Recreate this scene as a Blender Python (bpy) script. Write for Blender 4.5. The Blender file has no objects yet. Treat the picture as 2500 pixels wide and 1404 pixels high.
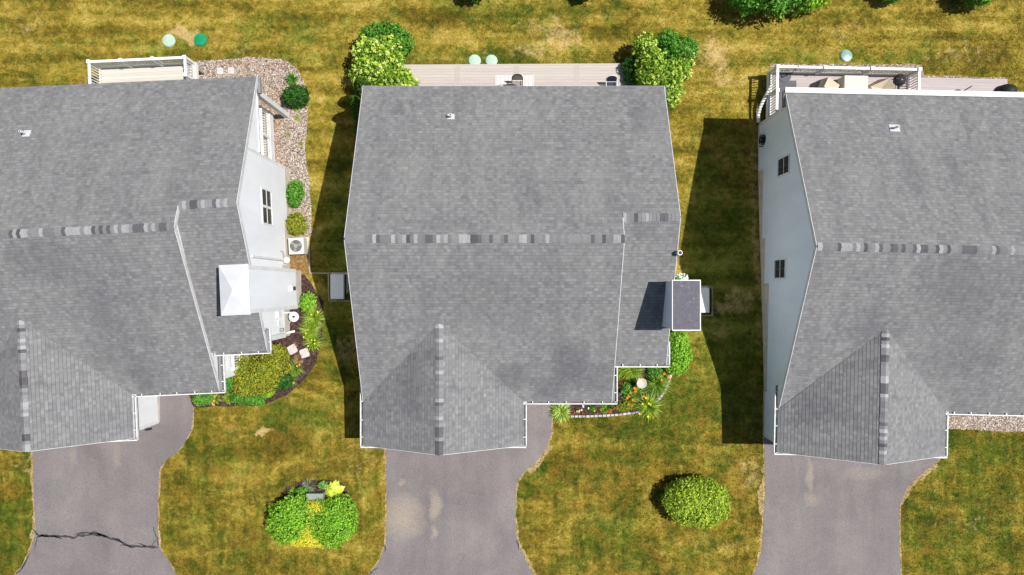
import bpy, math, random
import numpy as np
from mathutils import Vector, Matrix
R = math.radians
S = bpy.context.scene
COL = S.collection
random.seed(7)

# ---------------------------------------------------------------- camera, sky, sun, exposure
HC, F = 36.0, 1764.0           # drone height (m), focal length in photo pixels (photo 2500 px wide)
cam = bpy.data.cameras.new('camera'); cam.sensor_width = 36; cam.lens = F / 2500 * 36
cam.clip_start = 0.5; cam.clip_end = 2000
co = bpy.data.objects.new('camera', cam); COL.objects.link(co); co.location = (0, 0, HC); S.camera = co
SUN_X, SUN_Y = 0.485, 0.05      # horizontal travel of a shadow per metre of height is (-SUN_X, -SUN_Y)
W = bpy.data.worlds.new('World'); S.world = W; W.use_nodes = True
nt = W.node_tree; bg = nt.nodes['Background']
sky = nt.nodes.new('ShaderNodeTexSky'); sky.sky_type = 'NISHITA'; sky.sun_disc = False
sky.sun_elevation = math.atan2(1, math.hypot(SUN_X, SUN_Y)); sky.sun_rotation = math.atan2(SUN_X, SUN_Y)
nt.links.new(sky.outputs[0], bg.inputs[0]); bg.inputs[1].default_value = 0.068
sl = bpy.data.lights.new('sun', 'SUN'); sl.energy = 4.8; sl.angle = R(0.5); sl.color = (1, .975, .935)
so = bpy.data.objects.new('sun', sl); COL.objects.link(so)
so.rotation_euler = Vector((SUN_X, SUN_Y, 1)).to_track_quat('Z', 'Y').to_euler()
S.view_settings.view_transform = 'Standard'; S.view_settings.look = 'None'
S.view_settings.exposure = 0.24; S.view_settings.gamma = 1; S.view_settings.use_curve_mapping = False
S.cycles.max_bounces = 6

# ---------------------------------------------------------------- ground form: low at the back, 1.8 m higher at the front
def smooth(t): t = max(0, min(1, t)); return t * t * (3 - 2 * t)
KN = [12 - i for i in range(23)]
KZ = [1.8 * smooth((9.5 - y) / 17.5) for y in KN]
def zg(y):
    if y >= KN[0]: return KZ[0]
    if y <= KN[-1]: return KZ[-1]
    i = int(KN[0] - y); i = min(i, len(KN) - 2); t = KN[i] - y
    return KZ[i] * (1 - t) + KZ[i + 1] * t
def P(px, py, z):              # a photo pixel at a known height -> metres
    k = (1 - z / HC) / (F / HC)
    return ((px - 1250) * k, -(py - 702) * k, z)
def G(px, py, dz=0):           # a photo pixel on the ground (plus dz)
    z = 0.9
    for _ in range(6): z = zg(P(px, py, z)[1]) + dz
    return Vector(P(px, py, z))

# ---------------------------------------------------------------- mesh builder
class MB:
    def __init__(s): s.v = []; s.f = []; s.m = []; s.t = []; s.uv = []
    def face(s, pts, m=0, tone=0.5, uv=None):
        b = len(s.v); s.v += [tuple(p) for p in pts]; s.f.append(tuple(range(b, b + len(pts)))); s.m.append(m); s.t.append(tone)
        s.uv.append(uv if uv else [(p[0] + p[1] * .31, p[2]) for p in pts])
    def hexa(s, c, m=0, tone=.5):   # 8 corners: 4 bottom ccw, 4 top ccw
        for q in ((3, 2, 1, 0), (4, 5, 6, 7), (0, 1, 5, 4), (1, 2, 6, 5), (2, 3, 7, 6), (3, 0, 4, 7)):
            s.face([c[i] for i in q], m, tone)
    def box(s, x0, y0, z0, x1, y1, z1, m=0, tone=.5):
        if x0 > x1: x0, x1 = x1, x0
        if y0 > y1: y0, y1 = y1, y0
        s.hexa([(x0, y0, z0), (x1, y0, z0), (x1, y1, z0), (x0, y1, z0), (x0, y0, z1), (x1, y0, z1), (x1, y1, z1), (x0, y1, z1)], m, tone)
    def bar(s, a, b, w, h, m=0, tone=.5):  # box from a to b, width w (level), height h (centred)
        a = Vector(a); b = Vector(b); d = (b - a).normalized()
        up = Vector((0, 0, 1)) if abs(d.z) < .95 else Vector((0, 1, 0))
        sd = d.cross(up).normalized() * (w / 2); u = sd.cross(d).normalized() * (h / 2)
        s.hexa([a + sd - u, b + sd - u, b - sd - u, a - sd - u, a + sd + u, b + sd + u, b - sd + u, a - sd + u], m, tone)
    def prism(s, prof, a, b, f, m=0):      # polygon prof extruded between a and b, f(p, t) -> xyz
        A = [f(p, a) for p in prof]; B = [f(p, b) for p in prof]; n = len(prof)
        s.face(A, m); s.face(B[::-1], m)
        for i in range(n):
            j = (i + 1) % n; s.face([A[j], A[i], B[i], B[j]], m)
    def tube(s, pts, r, m=0, n=10, tone=.5, cap=True):
        pts = [Vector(p) for p in pts]; rs = r if isinstance(r, (list, tuple)) else [r] * len(pts); rings = []
        for i, p in enumerate(pts):
            d = (pts[min(i + 1, len(pts) - 1)] - pts[max(i - 1, 0)]).normalized()
            up = Vector((0, 0, 1)) if abs(d.z) < .9 else Vector((0, 1, 0))
            x = d.cross(up).normalized(); y = x.cross(d)
            rings.append([p + (x * math.cos(2 * math.pi * k / n) + y * math.sin(2 * math.pi * k / n)) * rs[i] for k in range(n)])
        for a, b in zip(rings, rings[1:]):
            for k in range(n): s.face([a[k], a[(k + 1) % n], b[(k + 1) % n], b[k]], m, tone)
        if cap: s.face(rings[0][::-1], m, tone); s.face(rings[-1], m, tone)
    def lathe(s, c, prof, m=0, n=28, sx=1, sy=1, tone=.5):
        c = Vector(c); rings = [[c + Vector((r * sx * math.cos(2 * math.pi * k / n), r * sy * math.sin(2 * math.pi * k / n), z)) for k in range(n)] for r, z in prof]
        for a, b in zip(rings, rings[1:]):
            for k in range(n): s.face([a[k], a[(k + 1) % n], b[(k + 1) % n], b[k]], m, tone)
        s.face(rings[0][::-1], m, tone); s.face(rings[-1], m, tone)
    def build(s, name, mats, parent=None, smooth_=False):
        me = bpy.data.meshes.new(name); me.from_pydata(s.v, [], s.f)
        mats = mats if isinstance(mats, (list, tuple)) else [mats]
        for mt in mats: me.materials.append(mt)
        me.polygons.foreach_set('material_index', s.m)
        uvl = me.uv_layers.new(name='UVMap'); flat = [c for u in s.uv for p in u for c in p]; uvl.data.foreach_set('uv', flat)
        at = me.attributes.new('tone', 'FLOAT', 'FACE'); at.data.foreach_set('value', s.t)
        if smooth_: me.polygons.foreach_set('use_smooth', [True] * len(s.f))
        me.update()
        if smooth_:
            import bmesh
            bm = bmesh.new(); bm.from_mesh(me); bmesh.ops.remove_doubles(bm, verts=bm.verts, dist=1e-4); bm.to_mesh(me); bm.free()
            try: me.set_sharp_from_angle(angle=R(40))
            except Exception: pass
        o = bpy.data.objects.new(name, me); COL.objects.link(o)
        if parent: o.parent = parent
        return o
def each(mb, name, mats, parent):
    out = []; n = len(mb.f)
    for i in range(0, n, 6):
        q = MB(); 
        for k in range(i, i + 6): q.face([mb.v[j] for j in mb.f[k]], mb.m[k], mb.t[k])
        out.append(q.build(name, mats, parent))
    return out
def tag(o, label=None, cat=None, group=None, kind=None):
    if label: o['label'] = label
    if cat: o['category'] = cat
    if group: o['group'] = group
    if kind: o['kind'] = kind
    return o
def thing(name, label, cat, loc=(0, 0, 0), rz=0, group=None):
    o = bpy.data.objects.new(name, None); COL.objects.link(o); o.location = loc; o.rotation_euler = (0, 0, rz)
    o.empty_display_size = .2
    return tag(o, label, cat, group)
def copy_tree(o, parent=None):
    c = o.copy(); COL.objects.link(c); c.parent = parent
    for ch in list(o.children): copy_tree(ch, c)
    return c

# ---------------------------------------------------------------- materials
def srgb(r, g, b):
    f = lambda c: (c / 255 / 12.92) if c / 255 <= .04045 else ((c / 255 + .055) / 1.055) ** 2.4
    return (f(r), f(g), f(b), 1)
class M:
    def __init__(s, name, rough=.8, spec=.3):
        s.mat = bpy.data.materials.new(name); s.mat.use_nodes = True; s.nt = s.mat.node_tree
        s.p = s.nt.nodes['Principled BSDF']; s.p.inputs['Roughness'].default_value = rough
        s.p.inputs['Specular IOR Level'].default_value = spec; s._oc = None
    def n(s, t, **kw):
        nd = s.nt.nodes.new(t)
        for k, v in kw.items(): setattr(nd, k, v)
        return nd
    def l(s, a, b): s.nt.links.new(a, b)
    def coord(s, kind='Object'):
        if s._oc is None: s._oc = s.n('ShaderNodeTexCoord')
        return s._oc.outputs[kind]
    def mapping(s, vec, scale=(1, 1, 1), rot=(0, 0, 0), loc=(0, 0, 0)):
        m = s.n('ShaderNodeMapping'); s.l(vec, m.inputs[0]); m.inputs['Scale'].default_value = scale
        m.inputs['Rotation'].default_value = rot; m.inputs['Location'].default_value = loc; return m.outputs[0]
    def noise(s, vec, scale, detail=3, rough=.55, dist=0):
        n = s.n('ShaderNodeTexNoise'); s.l(vec, n.inputs['Vector']); n.inputs['Scale'].default_value = scale
        n.inputs['Detail'].default_value = detail; n.inputs['Roughness'].default_value = rough; n.inputs['Distortion'].default_value = dist
        return n.outputs['Fac']
    def ramp(s, fac, stops):
        r = s.n('ShaderNodeValToRGB'); s.l(fac, r.inputs[0]); e = r.color_ramp.elements
        while len(e) < len(stops): e.new(.5)
        for i, (p, c) in enumerate(stops): e[i].position = p; e[i].color = c if len(c) == 4 else (*c, 1)
        return r.outputs[0]
    def rng(s, fac, a, b, c=0, d=1):
        m = s.n('ShaderNodeMapRange'); s.l(fac, m.inputs[0])
        for i, v in enumerate((a, b, c, d)): m.inputs[i + 1].default_value = v
        return m.outputs[0]
    def mix(s, fac, a, b, mode='MIX'):
        m = s.n('ShaderNodeMix', data_type='RGBA', blend_type=mode)
        for sock, v in ((m.inputs[0], fac), (m.inputs[6], a), (m.inputs[7], b)):
            if isinstance(v, (int, float)): sock.default_value = v
            elif isinstance(v, (tuple, list)): sock.default_value = v
            else: s.l(v, sock)
        return m.outputs[2]
    def math(s, op, a, b=0.0, clamp=False):
        m = s.n('ShaderNodeMath', operation=op, use_clamp=clamp)
        for i, v in enumerate((a, b)):
            if isinstance(v, (int, float)): m.inputs[i].default_value = v
            else: s.l(v, m.inputs[i])
        return m.outputs[0]
    def bump(s, h, dist=.01, strength=.6):
        b = s.n('ShaderNodeBump'); s.l(h, b.inputs['Height']); b.inputs['Distance'].default_value = dist
        b.inputs['Strength'].default_value = strength; s.l(b.outputs[0], s.p.inputs['Normal'])
    def color(s, c):
        if isinstance(c, tuple): s.p.inputs['Base Color'].default_value = c
        else: s.l(c, s.p.inputs['Base Color'])
    def spots(s, lst, wob=None):          # union of soft round patches at real places (x, y, rx, ry, amount)
        out = None; sep = s.n('ShaderNodeSeparateXYZ'); s.l(wob if wob is not None else s.coord(), sep.inputs[0])
        for x, y, rx, ry, a in lst:
            dx = s.math('DIVIDE', s.math('SUBTRACT', sep.outputs[0], x), rx); dy = s.math('DIVIDE', s.math('SUBTRACT', sep.outputs[1], y), ry)
            d = s.math('ADD', s.math('MULTIPLY', dx, dx), s.math('MULTIPLY', dy, dy))
            v = s.math('MULTIPLY', s.rng(d, 1, 0, 0, 1), a)
            out = v if out is None else s.math('MAXIMUM', out, v)
        return out
    def wobble(s, amt=.6, scale=1.2):
        n = s.n('ShaderNodeTexNoise'); s.l(s.coord(), n.inputs['Vector']); n.inputs['Scale'].default_value = scale; n.inputs['Detail'].default_value = 4
        a = s.n('ShaderNodeVectorMath', operation='SUBTRACT'); s.l(n.outputs['Color'], a.inputs[0]); a.inputs[1].default_value = (.5, .5, .5)
        b = s.n('ShaderNodeVectorMath', operation='SCALE'); s.l(a.outputs[0], b.inputs[0]); b.inputs['Scale'].default_value = amt * 2
        c = s.n('ShaderNodeVectorMath', operation='ADD'); s.l(b.outputs[0], c.inputs[0]); s.l(s.coord(), c.inputs[1]); return c.outputs[0]

def spotpx(lst, z=None):
    o = []
    for px, py, rx, ry, a in lst:
        p = G(px, py) if z is None else P(px, py, z)
        o.append((p[0], p[1], rx / 49, ry / 49, a))
    return o

def mat_lawn():
    m = M('lawn_grass', .95, .1); c = m.coord()
    fine = m.noise(c, 10, 5, .8); mid = m.noise(c, 3.0, 6, .78, .5); big = m.noise(m.mapping(c, (.6, 1, 1)), .5, 5, .68, .9)
    band = m.noise(m.mapping(c, (.06, 1, 1), (0, 0, .03)), 1.3, 4, .6)
    swirl = m.noise(m.mapping(c, (1.5, .16, 1), (0, 0, .62)), 1.5, 5, .7, .7)
    swirl2 = m.noise(m.mapping(c, (.2, 1.5, 1), (0, 0, .35), (5, 8, 0)), 1.2, 5, .7, 1.2)
    sep = m.n('ShaderNodeSeparateXYZ'); m.l(c, sep.inputs[0])
    front = m.rng(sep.outputs[1], -2, -7, 0, 1)          # front lawns: drier olive with diagonal mowing streaks
    a = m.math('ADD', m.math('MULTIPLY', mid, .38), m.math('MULTIPLY', big, .34))
    st = m.math('ADD', m.math('MULTIPLY', band, m.math('SUBTRACT', 1, front)), m.math('MULTIPLY', m.math('ADD', m.math('MULTIPLY', swirl, .6), m.math('MULTIPLY', swirl2, .4)), front))
    a = m.math('ADD', a, m.math('MULTIPLY', st, .30))
    a = m.math('SUBTRACT', a, m.math('MULTIPLY', front, .026))
    base = m.ramp(a, [(.38, srgb(66, 62, 18)), (.45, srgb(95, 86, 26)), (.50, srgb(128, 112, 40)), (.55, srgb(156, 136, 58)), (.62, srgb(186, 162, 92))])
    dark = m.ramp(fine, [(.34, (.66, .67, .62, 1)), (.45, (.90, .91, .87, 1)), (.58, (1.1, 1.1, 1.07, 1))])
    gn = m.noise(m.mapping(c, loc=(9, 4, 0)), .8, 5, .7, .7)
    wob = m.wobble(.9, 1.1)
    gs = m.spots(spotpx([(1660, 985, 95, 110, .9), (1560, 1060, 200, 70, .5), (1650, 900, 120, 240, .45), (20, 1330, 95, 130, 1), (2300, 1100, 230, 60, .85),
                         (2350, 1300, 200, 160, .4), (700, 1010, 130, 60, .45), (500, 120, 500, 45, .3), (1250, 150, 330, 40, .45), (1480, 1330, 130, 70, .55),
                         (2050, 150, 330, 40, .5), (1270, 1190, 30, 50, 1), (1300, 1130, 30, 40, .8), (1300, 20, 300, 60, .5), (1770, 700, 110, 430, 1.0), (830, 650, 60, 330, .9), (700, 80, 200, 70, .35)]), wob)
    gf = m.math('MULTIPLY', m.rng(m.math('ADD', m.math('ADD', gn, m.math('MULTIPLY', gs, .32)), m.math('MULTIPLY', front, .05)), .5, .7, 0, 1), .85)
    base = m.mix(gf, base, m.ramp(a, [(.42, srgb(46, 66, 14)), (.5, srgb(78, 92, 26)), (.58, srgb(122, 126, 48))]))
    tn = m.noise(m.mapping(c, loc=(3, 17, 0)), 2.6, 5, .75, .4)
    ts = m.spots(spotpx([(450, 85, 62, 26, 1.1), (1370, 95, 90, 40, .8), (1330, 70, 100, 50, .55), (1740, 130, 55, 65, 1), (1770, 185, 40, 40, .8), (1290, 128, 90, 22, .7), (640, 1050, 26, 14, 1.2), (560, 1050, 22, 20, .5),
                         (1830, 1160, 60, 90, .6), (2350, 130, 160, 60, .5), (2040, 80, 120, 40, .5), (80, 60, 90, 60, .5), (1180, 130, 120, 20, .45), (870, 1130, 80, 60, .4), (1740, 1330, 150, 60, .35), (60, 1140, 40, 40, .5),
                         (600, 130, 130, 25, .45), (1790, 740, 70, 50, .8), (1750, 800, 50, 40, .7), (860, 850, 50, 60, .7), (2360, 1260, 200, 110, .35), (1848, 600, 20, 420, .7), (740, 260, 30, 120, .5)]), wob)
    tf = m.rng(m.math('ADD', m.math('MULTIPLY', tn, .8), m.math('MULTIPLY', ts, .38)), .57, .77, 0, .75)
    base = m.mix(tf, base, srgb(202, 172, 120))
    on = m.noise(m.mapping(c, loc=(31, 7, 0)), 1.3, 5, .75, .5)
    base = m.mix(m.math('MULTIPLY', m.rng(on, .48, .66, 0, .5), m.math('ADD', .5, m.math('MULTIPLY', front, .6))), base, srgb(138, 106, 42))
    base = m.mix(1.0, base, dark, 'MULTIPLY')
    m.color(base); m.bump(m.math('ADD', fine, m.math('MULTIPLY', m.noise(c, 34, 3, .7), .7)), .05, .55)
    return m.mat
def mat_asphalt():
    m = M('driveway_asphalt', .9, .2); c = m.coord()
    sp = m.noise(c, 42, 3, .8); big = m.noise(c, .35, 5, .6, .4); st = m.noise(m.mapping(c, (1.6, .12, 1)), 1.0, 4, .6)
    a = m.math('ADD', m.math('MULTIPLY', big, .75), m.math('MULTIPLY', st, .25))
    base = m.ramp(a, [(.34, srgb(108, 102, 102)), (.5, srgb(119, 112, 112)), (.66, srgb(130, 123, 121))])
    wob = m.wobble(.35, 1.6)
    ts = m.spots(spotpx([(985, 1262, 55, 60, 1), (1062, 1235, 20, 42, 1), (1060, 1300, 12, 22, .9), (980, 1178, 12, 9, .8), (285, 1120, 12, 40, .5), (180, 1110, 14, 36, .45), (1975, 1160, 9, 50, .8), (1980, 1220, 22, 20, .6), (2110, 1155, 60, 20, .4)]), wob)
    base = m.mix(m.rng(ts, .0, 1.0, 0, .5), base, srgb(168, 154, 134))
    base = m.mix(1, base, m.ramp(sp, [(.34, (.55, .55, .55, 1)), (.5, (1, 1, 1, 1)), (.64, (1.4, 1.36, 1.3, 1))]), 'MULTIPLY')
    m.color(base); m.bump(sp, .01, .6); return m.mat
def mat_soil(name, cols, scale=6, bd=.04):
    m = M(name, .95, .1); c = m.coord(); n = m.noise(c, scale, 5, .75, .3); f = m.noise(c, scale * 4, 3, .7)
    base = m.ramp(n, [(.34, cols[0]), (.5, cols[1]), (.68, cols[2])])
    base = m.mix(1, base, m.ramp(f, [(.35, (.6, .6, .6, 1)), (.6, (1.15, 1.15, 1.15, 1))]), 'MULTIPLY')
    m.color(base); m.bump(m.math('ADD', n, f), bd, .8); return m.mat
def mat_gravel():
    m = M('river_gravel', .85, .25); v = m.n('ShaderNodeTexVoronoi'); m.l(m.coord(), v.inputs['Vector']); v.inputs['Scale'].default_value = 16
    sep = m.n('ShaderNodeSeparateColor'); m.l(v.outputs['Color'], sep.inputs[0])
    c = m.ramp(sep.outputs[0], [(0, srgb(112, 96, 86)), (.3, srgb(152, 134, 120)), (.6, srgb(180, 164, 150)), (1, srgb(212, 202, 190))])
    c = m.mix(1, c, m.ramp(v.outputs['Distance'], [(.0, (1.05, 1.05, 1.05, 1)), (.45, (.9, .9, .9, 1)), (.75, (.35, .33, .32, 1))]), 'MULTIPLY')
    tint = m.noise(m.coord(), .7, 3); c = m.mix(m.rng(tint, .45, .65, 0, .4), c, srgb(172, 130, 88))
    m.color(c); m.bump(m.math('SUBTRACT', 1, v.outputs['Distance']), .05, .9); return m.mat
def mat_shingle(name, a, b, stains, brown=None):
    m = M(name, .95, .15); uv = m.coord('UV'); oc = m.coord()
    def brick(w, h, off, c1, c2, mort, freq=2):
        t = m.n('ShaderNodeTexBrick'); m.l(m.mapping(uv, loc=(off, 0, 0)), t.inputs['Vector']); t.offset = .43; t.offset_frequency = freq
        t.inputs['Scale'].default_value = 1; t.inputs['Brick Width'].default_value = w; t.inputs['Row Height'].default_value = h
        t.inputs['Mortar Size'].default_value = mort; t.inputs['Mortar Smooth'].default_value = .3; t.inputs['Color1'].default_value = c1
        t.inputs['Color2'].default_value = c2; t.inputs['Mortar'].default_value = (.62, .62, .64, 1); return t
    t1 = brick(.15, .143, 0, a, b, .0)
    t2 = brick(.19, .143, 5.3, (.89, .89, .89, 1), (1.11, 1.11, 1.11, 1), .0, 3)
    t4 = brick(.13, .143, 2.17, (.9, .9, .92, 1), (1.1, 1.1, 1.09, 1), .0, 5)
    t3 = brick(40, .143, 0, (1, 1, 1, 1), (1, 1, 1, 1), .010); t3.inputs['Mortar'].default_value = (.78, .78, .80, 1)
    c = m.mix(1, t1.outputs['Color'], t2.outputs['Color'], 'MULTIPLY'); c = m.mix(1, c, t4.outputs['Color'], 'MULTIPLY')
    c = m.mix(1, c, t3.outputs['Color'], 'MULTIPLY')
    sp = m.noise(uv, 28, 3, .7); c = m.mix(1, c, m.ramp(sp, [(.35, (.84, .84, .84, 1)), (.65, (1.16, 1.16, 1.15, 1))]), 'MULTIPLY')
    bigs = m.noise(m.mapping(uv, (1.1, .4, 1)), .6, 5, .62, .5)
    c = m.mix(m.rng(bigs, .46, .70, 0, .28), c, srgb(92, 90, 95), 'MIX')
    warm = m.noise(m.mapping(uv, loc=(7, 3, 0)), .5, 3); c = m.mix(m.rng(warm, .5, .7, 0, .14), c, srgb(142, 142, 130))
    stv = m.noise(m.mapping(uv, (1.6, .10, 1), loc=(2, 1, 0)), 1.3, 5, .65, .3); c = m.mix(m.rng(stv, .5, .72, 0, .3), c, srgb(88, 87, 89))
    lgt = m.noise(m.mapping(uv, (.8, .35, 1), loc=(12, 9, 0)), .8, 4, .6); c = m.mix(m.rng(lgt, .5, .68, 0, .14), c, srgb(150, 150, 146))
    if stains:
        s_ = m.spots(stains, m.wobble(.5, 1.3)); c = m.mix(m.rng(s_, 0, 1, 0, .5), c, srgb(76, 74, 82))
    bs = m.spots(brown, m.wobble(.25, 3)) if brown else None
    if brown: c = m.mix(m.rng(bs, .1, .8, 0, .6), c, srgb(96, 84, 66))
    m.color(c)
    # each course lifts a little towards its lower edge
    sep = m.n('ShaderNodeSeparateXYZ'); m.l(uv, sep.inputs[0])
    fr = m.math('FRACT', m.math('DIVIDE', sep.outputs[1], .143))
    m.bump(m.math('ADD', fr, m.math('MULTIPLY', sp, .5)), .008, .7); return m.mat
def mat_plain(name, c, rough=.6, var=.06, scale=3, spec=.3, metal=0, bump=0):
    m = M(name, rough, spec); m.p.inputs['Metallic'].default_value = metal
    n = m.noise(m.coord(), scale, 4, .65); lo = 1 - var * 1.6; hi = 1 + var
    m.color(m.mix(1, c, m.ramp(n, [(.3, (lo, lo, lo, 1)), (.7, (hi, hi, hi, 1))]), 'MULTIPLY'))
    if bump: m.bump(m.noise(m.coord(), 30, 3, .7), bump, .6)
    return m.mat
def mat_siding(name, c):
    m = M(name, .55, .3); sep = m.n('ShaderNodeSeparateXYZ'); m.l(m.coord(), sep.inputs[0])
    fr = m.math('FRACT', m.math('DIVIDE', sep.outputs[2], .115)); n = m.noise(m.mapping(m.coord(), (1, 1, .3)), 1.2, 4, .6)
    col = m.mix(1, c, m.ramp(n, [(.3, (.93, .93, .93, 1)), (.7, (1.04, 1.04, 1.04, 1))]), 'MULTIPLY')
    col = m.mix(1, col, m.ramp(fr, [(0, (.72, .72, .74, 1)), (.09, (1, 1, 1, 1)), (1, (1, 1, 1, 1))]), 'MULTIPLY')
    m.color(col); m.bump(m.math('SUBTRACT', 1, fr), .012, .7); return m.mat
def mat_boards(name, c, w=.14, axis='Y', var=.08):
    m = M(name, .7, .25); sep = m.n('ShaderNodeSeparateXYZ'); m.l(m.coord(), sep.inputs[0])
    v = m.math('DIVIDE', sep.outputs[1 if axis == 'Y' else 0], w); fr = m.math('FRACT', v)
    fl = m.math('FLOOR', v); wn = m.n('ShaderNodeTexWhiteNoise', noise_dimensions='1D'); m.l(fl, wn.inputs['W'])
    col = m.mix(1, c, m.ramp(wn.outputs[0], [(0, (1 - var,) * 3 + (1,)), (1, (1 + var,) * 3 + (1,))]), 'MULTIPLY')
    g = m.noise(m.mapping(m.coord(), (.6, 12, 1) if axis == 'Y' else (12, .6, 1)), 2, 4); col = m.mix(1, col, m.ramp(g, [(.3, (.93, .93, .93, 1)), (.7, (1.05, 1.05, 1.05, 1))]), 'MULTIPLY')
    col = m.mix(1, col, m.ramp(fr, [(0, (.42, .41, .40, 1)), (.09, (1, 1, 1, 1)), (1, (1, 1, 1, 1))]), 'MULTIPLY')
    m.color(col); return m.mat
def mat_leaf(name, a, b, c=None, rough=.5, trans=.3):
    m = M(name, rough, .25); at = m.n('ShaderNodeAttribute', attribute_name='tone')
    col = m.ramp(at.outputs['Fac'], [(0, a), (.55, b), (1, c or b)])
    n = m.noise(m.coord(), 2.2, 3); col = m.mix(1, col, m.ramp(n, [(.35, (.82, .84, .8, 1)), (.65, (1.15, 1.13, 1.1, 1))]), 'MULTIPLY')
    m.color(col); tr = m.n('ShaderNodeBsdfTranslucent'); m.l(m.mix(1, col, (1.2, 1.25, .7, 1), 'MULTIPLY'), tr.inputs[0])
    mx = m.n('ShaderNodeMixShader'); mx.inputs[0].default_value = trans; m.l(m.p.outputs[0], mx.inputs[1]); m.l(tr.outputs[0], mx.inputs[2])
    m.l(mx.outputs[0], m.nt.nodes['Material Output'].inputs[0]); return m.mat
def mat_tone(name, stops, rough=.85, bump=0):
    m = M(name, rough, .2); at = m.n('ShaderNodeAttribute', attribute_name='tone')
    c = m.ramp(at.outputs['Fac'], stops); n = m.noise(m.coord(), 22, 3, .7)
    m.color(m.mix(1, c, m.ramp(n, [(.35, (.82, .82, .82, 1)), (.65, (1.15, 1.15, 1.15, 1))]), 'MULTIPLY')); return m.mat

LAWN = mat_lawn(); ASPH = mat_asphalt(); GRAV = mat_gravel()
MULCH = mat_soil('dark_mulch', (srgb(42, 30, 28), srgb(74, 56, 52), srgb(112, 88, 80)), 9)
EDGE = mat_soil('dry_soil_edge', (srgb(126, 106, 66), srgb(162, 140, 98), srgb(188, 168, 132)), 4, .015)
STRAW = mat_soil('straw_mulch', (srgb(92, 68, 38), srgb(136, 106, 62), srgb(172, 144, 98)), 9)
TRIM = mat_plain('white_trim', (.76, .76, .75, 1), .5, .07, 2.5)
GUT = mat_plain('white_gutter', (.70, .70, .69, 1), .45, .14, 5)
GUTIN = mat_plain('gutter_inside', (.16, .15, .15, 1), .8, .3, 5)
SID1 = mat_siding('white_siding', (.80, .81, .83, 1)); SID2 = mat_siding('blue_grey_siding', (.78, .84, .90, 1)); SID3 = mat_siding('pale_blue_siding', (.79, .86, .93, 1))
CONC = mat_plain('foundation_concrete', srgb(206, 196, 182), .9, .12, 3, bump=.01)
CAPM = mat_tone('ridge_shingles', [(0, srgb(84, 81, 84)), (.28, srgb(100, 97, 100)), (.3, srgb(114, 113, 114)), (.7, srgb(134, 133, 134)), (.72, srgb(146, 145, 146)), (1, srgb(162, 161, 162))])
GLASS = M('window_glass', .25, .25); GLASS.color((.045, .048, .052, 1)); GLASS = GLASS.mat
BLIND = mat_plain('window_blind', (.08, .085, .09, 1), .4, .3, 6)
DARKM = mat_plain('black_iron', (.025, .026, .03, 1), .5, .2, 8)
RUBBER = mat_plain('black_rubber', (.02, .02, .022, 1), .6, .2, 8)
FLATR = M('chimney_roof_membrane', .75, .3)
_n = FLATR.noise(FLATR.coord(), 5, 5, .7, 1.2); FLATR.color(FLATR.ramp(_n, [(.3, srgb(84, 81, 88)), (.6, srgb(98, 96, 103)), (.72, srgb(150, 148, 152))])); FLATR = FLATR.mat
METALW = mat_plain('painted_metal_cap', srgb(196, 196, 198), .45, .04, 2, .4)
DECKB = mat_boards('composite_boards', srgb(178, 168, 160)); DECKG = mat_boards('grey_composite_boards', srgb(168, 158, 156)); DECKL = mat_boards('light_boards', srgb(196, 190, 180))
DECKS = mat_boards('side_boards', srgb(192, 184, 172), .13, 'X')
RAKE = mat_plain('aged_white_board', (.62, .62, .62, 1), .6, .12, 4)
DIVM = mat_plain('divider_composite', srgb(174, 165, 157), .7, .05); SKIRT = mat_plain('return_shingle', srgb(122, 122, 126), .9, .1, 12)
TIMB = mat_plain('weathered_timber', srgb(166, 148, 124), .9, .2, 6, bump=.01)
PAVER = mat_plain('concrete_paver', srgb(196, 186, 182), .9, .1, 5, bump=.006)
EDGST = mat_tone('edging_stone', [(0, srgb(150, 142, 142)), (1, srgb(196, 190, 188))])
PEBB = mat_tone('pebbles', [(0, srgb(112, 96, 88)), (.35, srgb(160, 142, 128)), (.7, srgb(190, 176, 162)), (1, srgb(222, 214, 206))])
STEM = mat_plain('bark', srgb(84, 66, 48), .95, .25, 8)
BEIGE = mat_plain('beige_cover', srgb(206, 190, 168), .85, .06, 3); 
SEAL = mat_plain('crack_sealant', srgb(62, 62, 64), .6, .12, 6)
UNITG = mat_plain('unit_panel', srgb(224, 222, 218), .5, .05, 3); UNITD = mat_plain('unit_grille', srgb(58, 52, 54), .7, .2, 10)
ACW = mat_plain('ac_casing', srgb(206, 206, 196), .5, .04, 4); ACG = mat_plain('fan_guard', srgb(142, 142, 138), .5, .1, 10)
LIDP = mat_plain('pale_green_plastic', srgb(170, 198, 176), .5, .08, 4); LIDG = mat_plain('green_plastic', srgb(24, 140, 96), .3, .1, 4, .5); LIDB = mat_plain('faded_teal_plastic', srgb(120, 160, 146), .35, .12, 6, .5)
GARD = mat_plain('garage_door_paint', srgb(215, 214, 210), .5, .03, 2)
DOORR = mat_plain('front_door_paint', srgb(140, 40, 44), .5, .06, 3)
BOXG = mat_plain('grey_green_steel', srgb(138, 148, 138), .45, .06, 3)

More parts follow.
